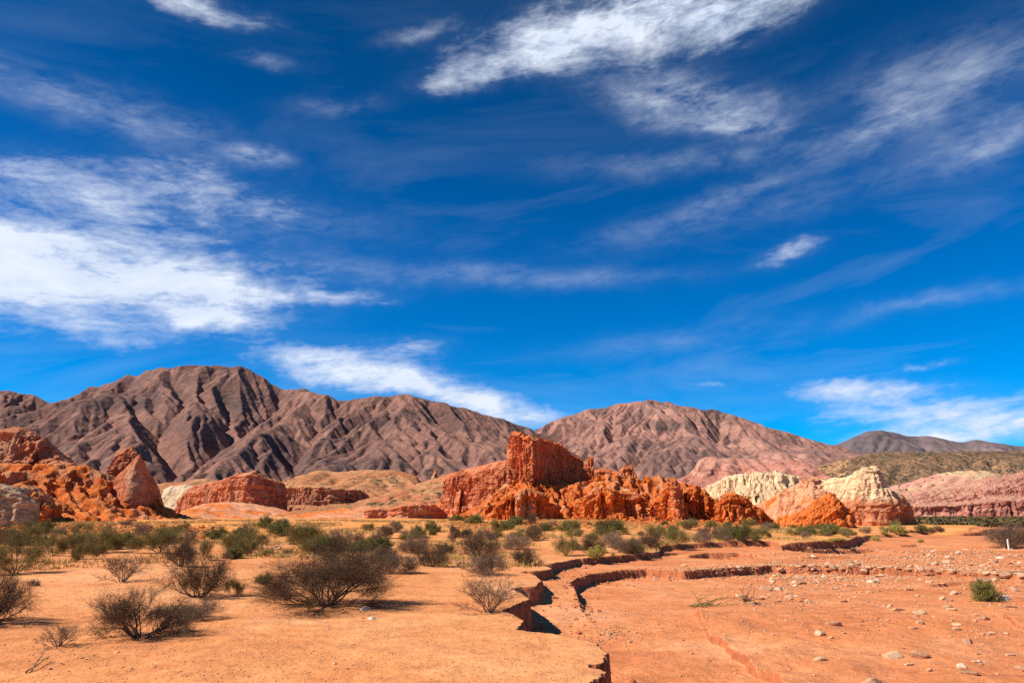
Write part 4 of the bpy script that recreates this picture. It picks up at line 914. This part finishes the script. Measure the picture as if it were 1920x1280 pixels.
PL = [
 ('dome', 612, 1136, 300, 118, 'widest shrub, a dark dome on thick black stems in the middle of the sandy terrace'),
 ('dark', 258, 1196, 225, 100, 'big dark tangled shrub on bare sand, nearest shrub of the left half'),
 ('bare', 108, 1212, 95, 48, 'small bare twiggy shrub just left of the big dark tangled shrub'),
 ('bare', 915, 1147, 145, 78, 'bare fan-shaped shrub standing beside the shadowed bank notch'),
 ('dark', 372, 1120, 150, 92, 'dark rounded shrub behind the big tangled one'),
 ('grey', 345, 1162, 130, 44, 'low purple-grey shrub squeezed between two dark shrubs'),
 ('bare', 228, 1090, 105, 58, 'leafless spreading shrub on open sand, well left of the widest shrub'),
 ('dark', -12, 1168, 190, 112, 'dark shrub cut off by the left edge of the picture'),
 ('green', 28, 1076, 125, 96, 'yellow-green airy shrub casting a long shadow on the sand near the left edge'),
 ('green', 98, 1042, 62, 58, 'olive feathery shrub right behind the long shadow'),
 ('green', 190, 1036, 84, 62, 'spreading olive shrub with a thin fork, right of the feathery one'),
 ('green', 157, 1048, 40, 52, 'slim upright olive shrub in front of the spreading one'),
 ('green', 141, 1054, 26, 28, 'tiny two-stemmed green plant at the foot of the slim shrub'),
 ('flat', 300, 1036, 112, 56, 'flat-topped dark green small tree below the shark tooth fin'),
 ('dark', 338, 1062, 74, 66, 'upright dark shrub in front of the flat-topped small tree'),
 ('green', 384, 1050, 34, 44, 'thin pale green shrub beside the upright dark shrub'),
 ('green', 462, 1036, 116, 66, 'wide green shrub under the blocky butte'),
 ('leafy', 405, 1010, 50, 24, 'low green shrub at the edge of the gullied mound'),
 ('leafy', 525, 1004, 66, 34, 'deep green shrub at the foot of the blocky butte'),
 ('leafy', 498, 990, 34, 26, 'small deep green shrub uphill from the wide green shrub'),
 ('green', 572, 1030, 92, 56, 'yellowish green shrub left of the dark lens-shaped shrub'),
 ('grey', 642, 1022, 62, 34, 'dark lens-shaped shrub in front of the low pink mound'),
 ('grey', 705, 1024, 44, 30, 'small brown shrub with two stems on pale sand'),
 ('leafy', 782, 1008, 40, 26, 'round dark green shrub on the golden slope'),
 ('leafy', 812, 1003, 22, 12, 'tiny dark green shrub beside the round one on the golden slope'),
 ('green', 770, 1014, 60, 22, 'yellow-olive low shrub in front of the round dark green one'),
 ('dark', 808, 1062, 100, 50, 'dark olive shrub behind the right arm of the widest shrub'),
 ('grey', 735, 1075, 100, 44, 'brown shrub merging with the right arm of the widest shrub'),
 ('tree', 850, 1020, 32, 40, 'slender grey bare small tree on the golden slope'),
 ('dark', 900, 1048, 92, 58, 'brown feathery shrub behind the purple-grey one'),
 ('grey', 918, 1078, 112, 46, 'purple-grey shrub on the brink above the bare fan-shaped shrub'),
 ('grey', 972, 1030, 70, 34, 'round brown shrub between two feathery ones above the wash head'),
 ('dark', 985, 1060, 66, 40, 'dark green shrub right at the head of the small bank'),
 ('green', 1062, 1042, 56, 44, 'upright yellow-green broom-like shrub left of the bright tuft'),
 ('tuft', 1121, 1054, 40, 28, 'bright yellow-green cushion plant on the small bank'),
 ('dark', 1110, 1036, 62, 36, 'dark shrub right behind the bright cushion plant'),
 ('green', 1128, 1018, 76, 36, 'olive shrub behind the dark one, under the craggy orange cliff'),
 ('leafy', 1152, 1000, 60, 30, 'deep green shrub in the mouth of the dark cleft'),
 ('dark', 1222, 1030, 66, 38, 'dark lens-shaped shrub on the rim of the wash'),
 ('grey', 1190, 1028, 44, 22, 'small purple-brown shrub touching the dark one on the rim'),
 ('green', 1270, 1022, 62, 38, 'bright olive shrub on the rim of the wash'),
 ('grey', 1322, 1018, 50, 22, 'brown hummock-shaped shrub above the longest dark bank'),
 ('leafy', 1068, 995, 56, 22, 'dark green shrub with a flat outline at the foot of the buttress'),
 ('leafy', 935, 994, 36, 22, 'rounded dark green shrub under the tower buttress'),
 ('leafy', 965, 984, 42, 18, 'dark green shrub touching the base of the tower buttress'),
 ('leafy', 893, 982, 46, 20, 'dark green shrub below the pink fluted cliff'),
 ('leafy', 858, 976, 40, 12, 'low strip of green shrub left of the buttress foot'),
 ('leafy', 745, 990, 22, 14, 'small green shrub above the round dark one'),
 ('green', 690, 995, 34, 18, 'olive shrub in front of the low red outcrop'),
 ('leafy', 1452, 992, 36, 14, 'dark green shrub against the round-shouldered crag'),
 ('leafy', 1545, 992, 60, 12, 'flat dark green shrub at the foot of the orange wedge'),
 ('leafy', 1728, 998, 38, 14, 'dark green shrub on the flat right of the cream butte'),
 ('leafy', 1845, 1126, 68, 42, 'dense bright green shrub alone among the stones of the wash'),
 ('grey', 1885, 1026, 110, 50, 'large grey-olive shrub on the far bank behind the white post'),
 ('dark', 1935, 1022, 90, 46, 'dark shrub cut by the right edge beside the white post'),
 ('grey', 1367, 1016, 26, 14, 'first small round shrub on the bank, nearest the brown hummock'),
 ('grey', 1391, 1016, 24, 12, 'second small round shrub along the bank from the brown hummock'),
 ('leafy', 1419, 1014, 22, 14, 'third small shrub along the bank, greener than its two neighbours'),
 ('leafy', 1442, 1007, 12, 10, 'tiny dark shrub at the end of the row on the bank'),
 ('tuft', 1641, 1014, 20, 10, 'yellow tuft on the rim of the wash left of a short bank'),
 ('tuft', 1548, 1022, 22, 8, 'yellow tuft near the double ledge'),
 ('tuft', 1573, 1016, 40, 8, 'spread-out yellow tuft behind the double ledge'),
 ('tuft', 1727, 1017, 14, 8, 'small yellow tuft at the short dark ledge'),
 ('straw', 580, 1146, 30, 30, 'straw-coloured grass clump against the stems of the widest shrub'),
 ('leafy', 494, 1094, 36, 22, 'small fresh green bush left of the widest shrub'),
 ('straw', 1150, 1052, 10, 12, 'small straw tuft right of the bright cushion plant'),
 ('green', 440, 1118, 44, 40, 'thin green shrub at the right foot of the dark rounded shrub'),
 ('grey', 60, 1098, 30, 14, 'little grey plant inside the long shadow'),
 ('green', 60, 1010, 70, 40, 'olive shrub in front of the grey-brown boulder'),
 ('green', 20, 1020, 70, 44, 'yellowish shrub under the grey-brown boulder by the left edge'),
 ('green', 150, 1000, 50, 26, 'green shrub on the lowest slope of the gullied mound'),
 ('grey', 235, 985, 30, 12, 'grey shrub high on the gullied mound'),
 ('green', 340, 998, 44, 24, 'green shrub on the toe of the gullied mound'),
]
for (c, a, b_, w_, h_, lab) in PL: plant(c, a, b_, w_, h_, lab)
# smaller plants scattered through the belt; look-alikes of one zone share a label
ZN = [((20, 480, 1000, 1048), 24, ('green', 'grey', 'leafy'), 'low olive or grey shrub scattered among the larger shrubs below the gullied mound', 'small shrubs below the gullied mound'),
      ((440, 860, 985, 1052), 36, ('green', 'grey', 'leafy', 'grey', 'dark'), 'low shrub scattered on the golden ground below the butte and the red outcrop', 'small shrubs below the butte'),
      ((860, 1240, 980, 1040), 34, ('green', 'grey', 'leafy', 'dark'), 'low shrub scattered on the sand between the tower and the wash', 'small shrubs below the tower'),
      ((1230, 1520, 985, 1014), 34, ('leafy', 'grey', 'green'), 'tiny shrub dotted over the golden sand below the orange crags', 'tiny shrubs below the crags'),
      ((1500, 1760, 990, 1010), 34, ('leafy', 'green', 'grey', 'tuft'), 'tiny shrub dotted along the foot of the cream topped butte', 'tiny shrubs below the cream butte')]
for (x0, x1, y0, y1), cnt, codes, lab, grp in ZN:
    for i in range(cnt):
        a, b_ = prg.uniform(x0, x1), y0 + (y1-y0)*prg.random()**.9
        k = (b_-962)/60*prg.uniform(.55, 1.25)
        c = prg.choice(codes)
        xw, yw = hit(a, b_)
        if ground_parts(np.array([xw]), np.array([yw]))[1][0] > .3: continue
        s = prg.uniform(.7, 2.1)
        plant(c, a, b_, 0, 0, lab, grp, xy=(xw, yw), parts=False, size=(s, s*prg.uniform(.4, .62)))
# far scrub covering the flat on the right: one mass nobody could count
def clumps(name, pts, sizes, n_leaf, ls, mats, kind_='stuff', seed=1):
    rr = np.random.RandomState(seed); n_ = len(pts); C = np.repeat(pts, n_leaf, 0); s = np.repeat(sizes, n_leaf)[:, None]
    d = rr.normal(size=C.shape); d /= np.linalg.norm(d, axis=1)[:, None]; d[:, 2] = np.abs(d[:, 2])
    c = C + d*s*np.array([1, 1, .75])*rr.uniform(.35, 1, (len(C), 1))**.5
    a = rr.normal(size=c.shape); a /= np.linalg.norm(a, axis=1)[:, None]; b_ = np.cross(a, rr.normal(size=c.shape)); b_ /= np.linalg.norm(b_, axis=1)[:, None]
    q = ls*rr.uniform(.5, 1.4, (len(c), 1))*s
    V = np.stack([c-a*q, c+b_*q*.8, c+a*q, c-b_*q*.8], 1).reshape(-1, 3)
    me = mesh_np(name, V, np.arange(len(V)).reshape(-1, 4), smooth=False)
    for m_ in mats: me.materials.append(m_)
    me.polygons.foreach_set('material_index', np.repeat(rr.randint(0, len(mats), n_), n_leaf).astype(np.int32))
    o = link(name, me); o['kind'] = kind_; return o
rr = np.random.RandomState(4)
pts = []
for i in range(11000):
    y = rr.uniform(112, 385); a = rr.uniform(.33, .80); x = a*y
    if y < 165 - (a-.5)*190: continue
    if rr.rand() < .35 + .9*pn(np.array([x/18.]), np.array([y/18.]))[0]: pts.append((x, y))
pts = np.array(pts); pz = gz_v(pts[:, 0], pts[:, 1])
SCR1 = barkmat('dull_olive_scrub', (.055, .050, .022), (.115, .095, .04)); SCR2 = barkmat('brown_scrub', (.075, .05, .032), (.15, .10, .06))
o = clumps('scrub', np.column_stack([pts, pz]), rr.uniform(.4, 1.25, len(pts)), 26, .38, [SCR1, SCR1, SCR2, LEAFD], seed=2)
o['label'] = 'dark green scrub covering the far flat below the striped pink cliff'; o['category'] = 'scrub'
# dry golden grass through the shrub belt
gx, gy = [], []
for i in range(15000):
    a = rr.uniform(-.72, .40); y = 28 + 80*rr.rand()**.8
    if pn(np.array([a*y/7.+3]), np.array([y/7.]))[0] > .02: gx.append(a*y); gy.append(y)
gx = np.array(gx); gy = np.array(gy); g_, wsh = ground_parts(gx, gy); ok = wsh < .2
gx, gy, g_ = gx[ok], gy[ok], g_[ok]
nb = 14; N_ = len(gx)
C = np.repeat(np.column_stack([gx, gy, g_]), nb, 0); d = rr.normal(size=C.shape)*np.array([.5, .5, .3]); d[:, 2] = np.abs(d[:, 2])+.7; d /= np.linalg.norm(d, axis=1)[:, None]
L = rr.uniform(.08, .30, (len(C), 1)); s_ = np.cross(d, rr.normal(size=C.shape)); s_ /= np.linalg.norm(s_, axis=1)[:, None]
C = C + rr.normal(size=C.shape)*np.array([.12, .12, 0]); wd = .010 + .012*np.clip(C[:, 1:2]/60, 0, 1.5)
V = np.stack([C-s_*wd, C+s_*wd, C+d*L], 1).reshape(-1, 3)
me = mesh_np('dry_grass', V, None, tri=np.arange(len(V)).reshape(-1, 3), smooth=False)
o = link('dry_grass', me, STRAW); tag(o, 'thin golden dry grass between the shrubs', 'dry grass', kind='stuff')

# ------------------------------------------------------------------ stones
import bmesh
def ico(sub):
    bm = bmesh.new(); bmesh.ops.create_icosphere(bm, subdivisions=sub, radius=1)
    v = np.array([q.co[:] for q in bm.verts]); f = np.array([[q.index for q in p.verts] for p in bm.faces]); bm.free(); return v, f
IV, IF = ico(3); IV2, IF2 = ico(1)
def stone_mesh(seed, v=IV, f=IF, flat=.55, cuts=16):
    r = np.random.RandomState(seed)
    n_ = r.normal(size=(cuts, 3)); n_ /= np.linalg.norm(n_, axis=1)[:, None]; off = r.uniform(.42, .88, cuts)
    dt = v @ n_.T; lim = np.where(dt > 1e-3, off/np.maximum(dt, 1e-3), 9).min(1)
    lim = np.minimum(lim, 1.0); lim = lim/lim.max()
    V = v*lim[:, None]
    V = V*(1 + .06*fbm(V[:, 0]*2.5+seed, V[:, 1]*2.5, V[:, 2]*2.5, oc=4) )[:, None]
    V = V*np.array([1, r.uniform(.6, .85), flat*r.uniform(.8, 1.2)])
    return V, f
def stonemat(name, c0, c1, c2):
    m, n, b = newmat(name)
    geo = n.n.new('ShaderNodeNewGeometry'); P = geo.outputs['Position']; oi = n.n.new('ShaderNodeObjectInfo')
    v = n.noise(P, 7, 7, .7)
    col = n.ramp(n.mapr(v, .3, .7), [(0, c0), (.5, c1), (1, c2)])
    col = n.mix(1.0, col, n.ramp(oi.outputs['Random'], [(0, .78), (1, 1.12)]), 'MULTIPLY')
    nz = n.sep(geo.outputs['Normal'])[2]
    n.put(b.inputs['Base Color'], col); n.put(b.inputs['Normal'], n.bump(n.noise(P, 14, 9, .7), .02, 1.0)); return m
SPALE = stonemat('pale_stone', (.50, .26, .13), (.66, .38, .21), (.74, .48, .29))
SRED = stonemat('brown_stone', (.34, .16, .085), (.50, .25, .13), (.60, .33, .18))
SWHITE = stonemat('white_stone', (.62, .42, .26), (.74, .56, .39), (.80, .65, .48))
SM = {}
for key, mt in (('p', SPALE), ('r', SRED), ('w', SWHITE)):
    SM[key] = []
    for i in range(6):
        V, f = stone_mesh(40+i+ord(key)); me = mesh_np('stone', V, None, tri=f, smooth=False); me.materials.append(mt)
        SM[key].append(me)
srg = random.Random(9)
def stone(key, px, py, wpx, label, group=None, xy=None, w=None, flat=None):
    x, y = xy if xy else hit(px, py)
    r = (w or wpx/F*y)/2
    o = bpy.data.objects.new('stone', srg.choice(SM[key])); sc.collection.objects.link(o)
    f_ = flat or srg.uniform(.8, 1.25)
    o.scale = (r*1.0, r*1.0, r*f_*.85); o.rotation_euler = (srg.uniform(-.15, .15), srg.uniform(-.15, .15), srg.uniform(-.5, .5) + srg.choice((0, math.pi)))
    o.location = (x, y, gz(x, y) + r*.06*f_)
    return tag(o, label, 'stone', group)
STN = [('p',1538,1238,30,'white-topped block of stone lying alone, left of the two embedded rocks'),('p',1672,1232,52,'large pale embedded rock, left one of a touching pair'),
 ('r',1722,1232,50,'sandy brown embedded rock, right one of a touching pair'),('w',1803,1250,32,'whitish rounded stone between the embedded pair and the orange stone'),
 ('r',1912,1256,40,'orange-tan stone with a dark hollow at the right edge of the picture'),('r',1636,1292,66,'largest rock of the wash, sunk in the sand at the bottom edge'),
 ('r',1818,1264,40,'low brown stone under the whitish rounded one'),('r',1568,1172,36,'flat-topped brown stone with a dark underside'),('p',1686,1144,32,'wedge-shaped pale stone with a shaded right face'),
 ('p',1670,1137,14,'small pale stone touching the wedge-shaped one'),('p',1723,1150,30,'broad flat pale stone right of the wedge-shaped one'),('p',1724,1168,26,'flat pale slab below the broad flat stone'),
 ('p',1714,1179,19,'small light block below the flat slab'),('r',1617,1166,13,'small reddish stone standing on its shadow'),('r',1617,1173,11,'little dark stone under the small reddish one'),
 ('p',1788,1144,24,'pale low stone well below the dense green shrub, left of its shadow'),('p',1793,1171,20,'upper pale stone of a close stack of two'),('p',1791,1180,20,'lower pale stone of a close stack of two'),
 ('w',1884,1124,30,'flat whitish slab touching the dense green shrub'),('p',1904,1106,28,'pale stone near the right edge above the whitish slab'),('p',1769,1124,18,'lumpy pale stone left of the dense green shrub'),
 ('p',1568,1104,19,'pale stone standing clear, uphill of the wedge-shaped stone'),('p',1604,1120,14,'little pale stone downhill from the clear-standing one'),('p',1633,1112,17,'pale stone between the clear-standing one and the green shrub'),
 ('r',1623,1134,9,'tiny reddish brown stone above the wedge-shaped one'),('p',1860,1188,20,'pale rubble stone right of the close stack of two'),('r',1815,1206,26,'brown stone above the whitish rounded one'),
 ('p',1460,1128,19,'pale stone at the tip of the gravel fan'),('p',1515,1130,22,'low pale stone at the lower edge of the gravel fan'),('p',1478,1113,14,'stone in the middle of the gravel fan'),
 ('p',1896,1228,22,'brown-topped stone above the orange-tan one'),('p',1705,1246,22,'flat light stone below the touching pair'),('p',1744,1258,16,'faint flat stone half buried below the touching pair'),
 ('w',697,1161,20,'white flat stone on the terrace, brightest of its little group'),('w',685,1143,26,'thin white patch of stone on the terrace behind the brightest one'),('p',679,1159,11,'tan stone beside the bright white one'),
 ('p',613,1179,12,'small pale stone on the smooth terrace sand'),('r',663,1209,8,'tiny dark stone alone on the terrace sand'),('r',335,1259,12,'dark tipped stone near the bottom edge of the terrace'),('r',93,1255,12,'stone beside the dry twig at the bottom left'),
 ('w',521,1030,16,'white stone between the wide green shrub and the yellowish one'),('p',1206,1041,16,'pale boulder on the rim of the wash below the dark lens-shaped shrub'),('p',1283,1061,18,'pale boulder above the long winding bank'),
 ('w',1229,1086,15,'pointed white stone just below the long winding bank'),('r',1182,1205,9,'lone grey stone on the floor of the gully'),('r',1418,1226,10,'dark grey stone near the brown broken ledge'),
 ('r',1855,1036,16,'reddish stone far out on the wash near the white post'),('p',68,1206,10,'small dark-shadowed stone left of the small bare shrub'),('r',118,1223,9,'dark little stone under the small bare shrub')]
n_ind = 0
for (k, a, b_, w_, lab) in STN: stone(k, a, b_, w_, lab); n_ind += 1
cand = []
CLU = [(1405,1074,60,9,36,7),(1500,1092,45,12,34,10),(1440,1118,50,14,16,11),(1650,1088,40,8,34,10),(1560,1083,50,8,34,9),(1600,1062,100,9,50,9),(1720,1068,90,9,50,11),(1830,1060,70,10,60,12),(1880,1080,50,12,30,15),
       (1700,1050,120,5,46,7),(1500,1060,40,6,26,7),(1750,1085,40,10,14,10),(1480,1125,60,10,14,10),(1870,1120,40,20,12,12),(1740,1140,120,40,26,10),(1600,1170,160,50,22,7),(1850,1200,60,40,18,12),(1240,1180,120,50,26,5),(1140,1190,18,8,14,7),
       (1380,1067,60,5,30,6),(1650,1035,140,6,40,5),(1300,1090,90,14,16,5),(1800,1040,90,6,30,7),(380,1240,300,30,16,6),(420,1070,60,18,16,6),(100,1225,90,18,12,6)]
for (cx, cy, sx, sy, cnt, wp) in CLU:
    for i in range(int(cnt*1.35)):
        a, b_ = srg.gauss(cx, sx*.8), srg.gauss(cy, sy*.8)
        if b_ < 1016 or b_ > 1320 or a > 2000: continue
        cand.append((a, b_, max(2.0, 1.0*wp*math.exp(srg.gauss(-.15, .5)))))
cand.sort(key=lambda q: -q[2])
nmax = 296 - n_ind
ind, small_ = cand[:nmax], cand[nmax:]
for (a, b_, wp) in ind:
    x, y = hit(a, b_)
    wsh = ground_parts(np.array([x]), np.array([y]))[1][0]
    if wsh > .5:
        if b_ < 1095: lab, grp = 'angular stone in the strewn rubble on the far part of the wash', 'rubble on the far wash'
        else: lab, grp = 'small stone scattered on the near floor of the wash', 'stones on the near wash floor'
    else: lab, grp = 'small pebble lying on the sandy terrace', 'pebbles on the terrace'
    stone(srg.choice('ppprrrw'), a, b_, wp, lab, grp, xy=(x, y))
# gravel: one mass
gv = [(a, b_) for (a, b_, wp) in small_]; gp_, gs = [], []
for (a, b_) in gv:
    x, y = hit(a, b_); gp_.append((x, y)); gs.append(srg.uniform(.02, .06)*max(1, y/22))
grr = np.random.RandomState(12)
for (cx, cy, sx, sy, cnt, wp) in CLU:
    c = np.array(hit(cx, cy)); e1 = np.array(hit(cx+sx, cy))-c; e2 = np.array(hit(cx, cy+sy))-c
    q = c + grr.normal(size=(int(cnt*6), 1))*e1 + grr.normal(size=(int(cnt*6), 1))*e2
    for p_ in q: gp_.append(tuple(p_)); gs.append(grr.uniform(.014, .045)*max(1, c[1]/18))
for i in range(6500):
    a = grr.uniform(-.72, .75); y = 9 + 50*grr.rand()**1.3; gp_.append((a*y, y)); gs.append(abs(grr.normal(0, .010))+.004)
gp_ = np.array(gp_); gs = np.array(gs); g_, wsh = ground_parts(gp_[:, 0], gp_[:, 1])
ok = (gp_[:, 1] > 7) & ((wsh > .5) | (gs < .03)); gp_, gs, g_ = gp_[ok], gs[ok], g_[ok]
nv_ = len(IV2); G = len(gp_)
base = np.repeat(IV2[None], G, 0)*grr.uniform(.6, 1.15, (G, nv_, 1)); ang = grr.uniform(0, 6.28, G); ca, sa = np.cos(ang)[:, None], np.sin(ang)[:, None]
bx = base[..., 0]*ca - base[..., 1]*.7*sa; by = base[..., 0]*sa + base[..., 1]*.7*ca
V = np.stack([gp_[:, 0:1] + bx*gs[:, None], gp_[:, 1:2] + by*gs[:, None], g_[:, None] + (base[..., 2]*.55+.15)*gs[:, None]], -1).reshape(-1, 3)
Ft = (np.arange(G)[:, None, None]*nv_ + IF2[None]).reshape(-1, 3)
me = mesh_np('gravel', V, None, tri=Ft, smooth=False)
for m_ in (SPALE, SRED): me.materials.append(m_)
me.polygons.foreach_set('material_index', np.repeat((grr.rand(G) < .3).astype(np.int32), len(IF2)))
o = link('gravel', me); tag(o, 'loose gravel and crumbs strewn over the wash and the sand', 'gravel', kind='stuff')

# rubble at the feet of the crags
qx, qy = [], []
for i in range(2600):
    a = grr.uniform(850, 1470); b_ = 977 + abs(grr.normal(0, 7)); x, y = hit(a, b_); qx.append(x); qy.append(y)
for i in range(900):
    a = grr.uniform(-20, 420); b_ = 985 + abs(grr.normal(0, 10)); x, y = hit(a, b_); qx.append(x); qy.append(y)
qs = [.05 + abs(grr.normal(0, .10)) for _ in qx]
for Pl, cnt_ in ((P0[2:32], 700), (P1[2:21], 450)):
    Pa = np.array(Pl); sg_ = np.hypot(*np.diff(Pa, axis=0).T); cu = np.concatenate([[0], np.cumsum(sg_)])
    for i in range(cnt_):
        t_ = grr.uniform(0, cu[-1]); x = np.interp(t_, cu, Pa[:, 0]) + grr.normal(0, .35); y = np.interp(t_, cu, Pa[:, 1]) + grr.normal(0, .35)
        if ground_parts(np.array([x]), np.array([y]))[1][0] > .6: qx.append(x); qy.append(y); qs.append(.012 + abs(grr.normal(0, .035)))
qx, qy = np.array(qx), np.array(qy); g_ = gz_v(qx, qy); G = len(qx); gs = np.array(qs)
base = np.repeat(IV2[None], G, 0)*grr.uniform(.6, 1.15, (G, nv_, 1))
V = np.stack([qx[:, None] + base[..., 0]*gs[:, None], qy[:, None] + base[..., 1]*gs[:, None], g_[:, None] + (base[..., 2]*.7+.15)*gs[:, None]], -1).reshape(-1, 3)
me = mesh_np('rubble', V, None, tri=(np.arange(G)[:, None, None]*nv_ + IF2[None]).reshape(-1, 3), smooth=False)
me.materials.append(ORANGE); me.materials.append(stonemat('clay_clod', (.42, .14, .06), (.58, .20, .085), (.68, .26, .11)))
me.polygons.foreach_set('material_index', np.repeat((np.arange(G) >= 3500).astype(np.int32), len(IF2)))
o = link('rubble', me); tag(o, 'orange rubble and clods strewn at the feet of crags and banks', 'rubble', kind='stuff')

# ------------------------------------------------------------------ dead wood and the marker post
def stick(pts, r0, r1, sides=6):
    P = np.array(pts, float); n_ = len(P); t_ = np.gradient(P, axis=0); t_ /= np.linalg.norm(t_, axis=1)[:, None]
    u = np.cross(t_, [0, 0, 1.]); u /= np.linalg.norm(u, axis=1)[:, None]+1e-9; v = np.cross(t_, u)
    r = np.linspace(r0, r1, n_); vs = []
    for k in range(sides):
        a = 2*math.pi*k/sides; vs.append(P + (u*math.cos(a)+v*math.sin(a))*r[:, None])
    V = np.stack(vs, 1).reshape(-1, 3); f = []
    for i in range(n_-1):
        for k in range(sides): f.append([i*sides+k, i*sides+(k+1) % sides, (i+1)*sides+(k+1) % sides, (i+1)*sides+k])
    return V, f
def join(lst):
    V, Fq, o_ = [], [], 0
    for v, f in lst: V.append(v); Fq += [[a+o_ for a in q] for q in f]; o_ += len(v)
    return np.vstack(V), np.array(Fq)
wrg = random.Random(3)
def wander(p, d, L, n_, g_, lift=0.0):
    out_ = [Vector(p)]; d = Vector(d).normalized()
    for i in range(n_):
        d = (d + Vector((wrg.gauss(0, g_), wrg.gauss(0, g_), wrg.gauss(lift, g_)))).normalized(); q = out_[-1] + d*(L/n_)
        zg = gz(q.x, q.y)+.015
        if q.z < zg: q.z = zg; d.z = abs(d.z)*.3
        out_.append(q)
    return [q[:] for q in out_]
x, y = hit(1300, 1138); x2, y2 = hit(1400, 1132)
root = bpy.data.objects.new('dead_branch', None); sc.collection.objects.link(root); root.location = (x, y, gz(x, y))
tag(root, 'long dead branch with yellow stems and a root ball, stranded on the wash', 'branch')
L_ = math.hypot(x2-x, y2-y); dd = (x2-x, y2-y, .02)
ss = []
for i in range(9): ss.append(stick(wander((x+wrg.gauss(0, .04), y+wrg.gauss(0, .1), gz(x, y)+.03), (dd[0], dd[1]+wrg.gauss(0, .18), wrg.uniform(0, .3)), L_*wrg.uniform(.6, 1.0), 12, .10), .022, .007))
for i in range(5): ss.append(stick(wander((x+.25, y, gz(x, y)+.05), (wrg.uniform(-.6, .6), wrg.gauss(0, .3), wrg.uniform(.2, .9)), L_*.25, 7, .22), .012, .004))
V, Fq = join(ss); V = V - np.array(root.location); me = mesh_np('stems', V, Fq); link('stems', me, STRAW, root)
ss = []
for i in range(26): ss.append(stick(wander((x2-.05, y2, gz(x2, y2)+.06), (wrg.gauss(.1, 1), wrg.gauss(0, .5), abs(wrg.gauss(.5, .6))), L_*wrg.uniform(.12, .3), 7, .25), .016, .004))
V, Fq = join(ss); V = V - np.array(root.location); link('root_ball', mesh_np('root_ball', V, Fq), DRIFT, root)
ss = []; x, y = hit(48, 1262); x2, y2 = hit(92, 1240); L_ = math.hypot(x2-x, y2-y)
ss.append(stick(wander((x, y, gz(x, y)+.02), (x2-x, y2-y, .12), L_, 10, .12), .012, .004)); ss.append(stick(wander((x+.02, y+.1, gz(x, y)+.02), (x2-x, y2-y-.2, .15), L_*.7, 8, .15), .010, .004)); ss.append(stick(wander((x2-.02, y2, gz(x2, y2)+.05), (.1, -.8, .1), L_*.4, 6, .2), .008, .003))
V, Fq = join(ss); o = link('dry_twig', mesh_np('dry_twig', V, Fq), DRIFT); tag(o, 'thin dry twig lying on the sand in the bottom left corner', 'twig')
ss = []; x, y = hit(1862, 1083)
for i in range(5): ss.append(stick(wander((x+i*.15, y+wrg.gauss(0, .08), gz(x, y)+.03), (1, wrg.gauss(0, .2), .08), 1.8, 10, .12), .02, .006))
V, Fq = join(ss); o = link('dead_branch', mesh_np('dead_branch', V, Fq), DRIFT); tag(o, 'grey dead branch stranded among stones above the dense green shrub', 'branch')
x, y = hit(1892, 1031); hp = 19/F*y; zb_ = gz(x, y)
root = bpy.data.objects.new('marker_post', None); sc.collection.objects.link(root); root.location = (x, y, zb_)
tag(root, 'thin white marker post in front of the large grey-olive shrub', 'post')
m, n, b = newmat('white_paint'); geo = n.n.new('ShaderNodeNewGeometry')
n.put(b.inputs['Base Color'], n.ramp(n.noise(geo.outputs['Position'], 12, 4, .6), [(.35, (.62, .58, .52)), (.6, (.82, .80, .76))]))
bm = bmesh.new(); bmesh.ops.create_cube(bm, size=1)
for v in bm.verts: v.co = Vector((v.co.x*.10, v.co.y*.10, (v.co.z+.5)*(hp*.93+.2)-.2))
bmesh.ops.bevel(bm, geom=bm.edges[:], offset=.008, segments=2, affect='EDGES')
me = bpy.data.meshes.new('shaft'); bm.to_mesh(me); bm.free(); link('shaft', me, m, root)
bm = bmesh.new(); bmesh.ops.create_cone(bm, cap_ends=True, segments=4, radius1=.085, radius2=.03, depth=hp*.07)
for v in bm.verts: v.co.z += hp*.93 + hp*.035 + .002
me = bpy.data.meshes.new('cap'); bm.to_mesh(me); bm.free(); link('cap', me, m, root)
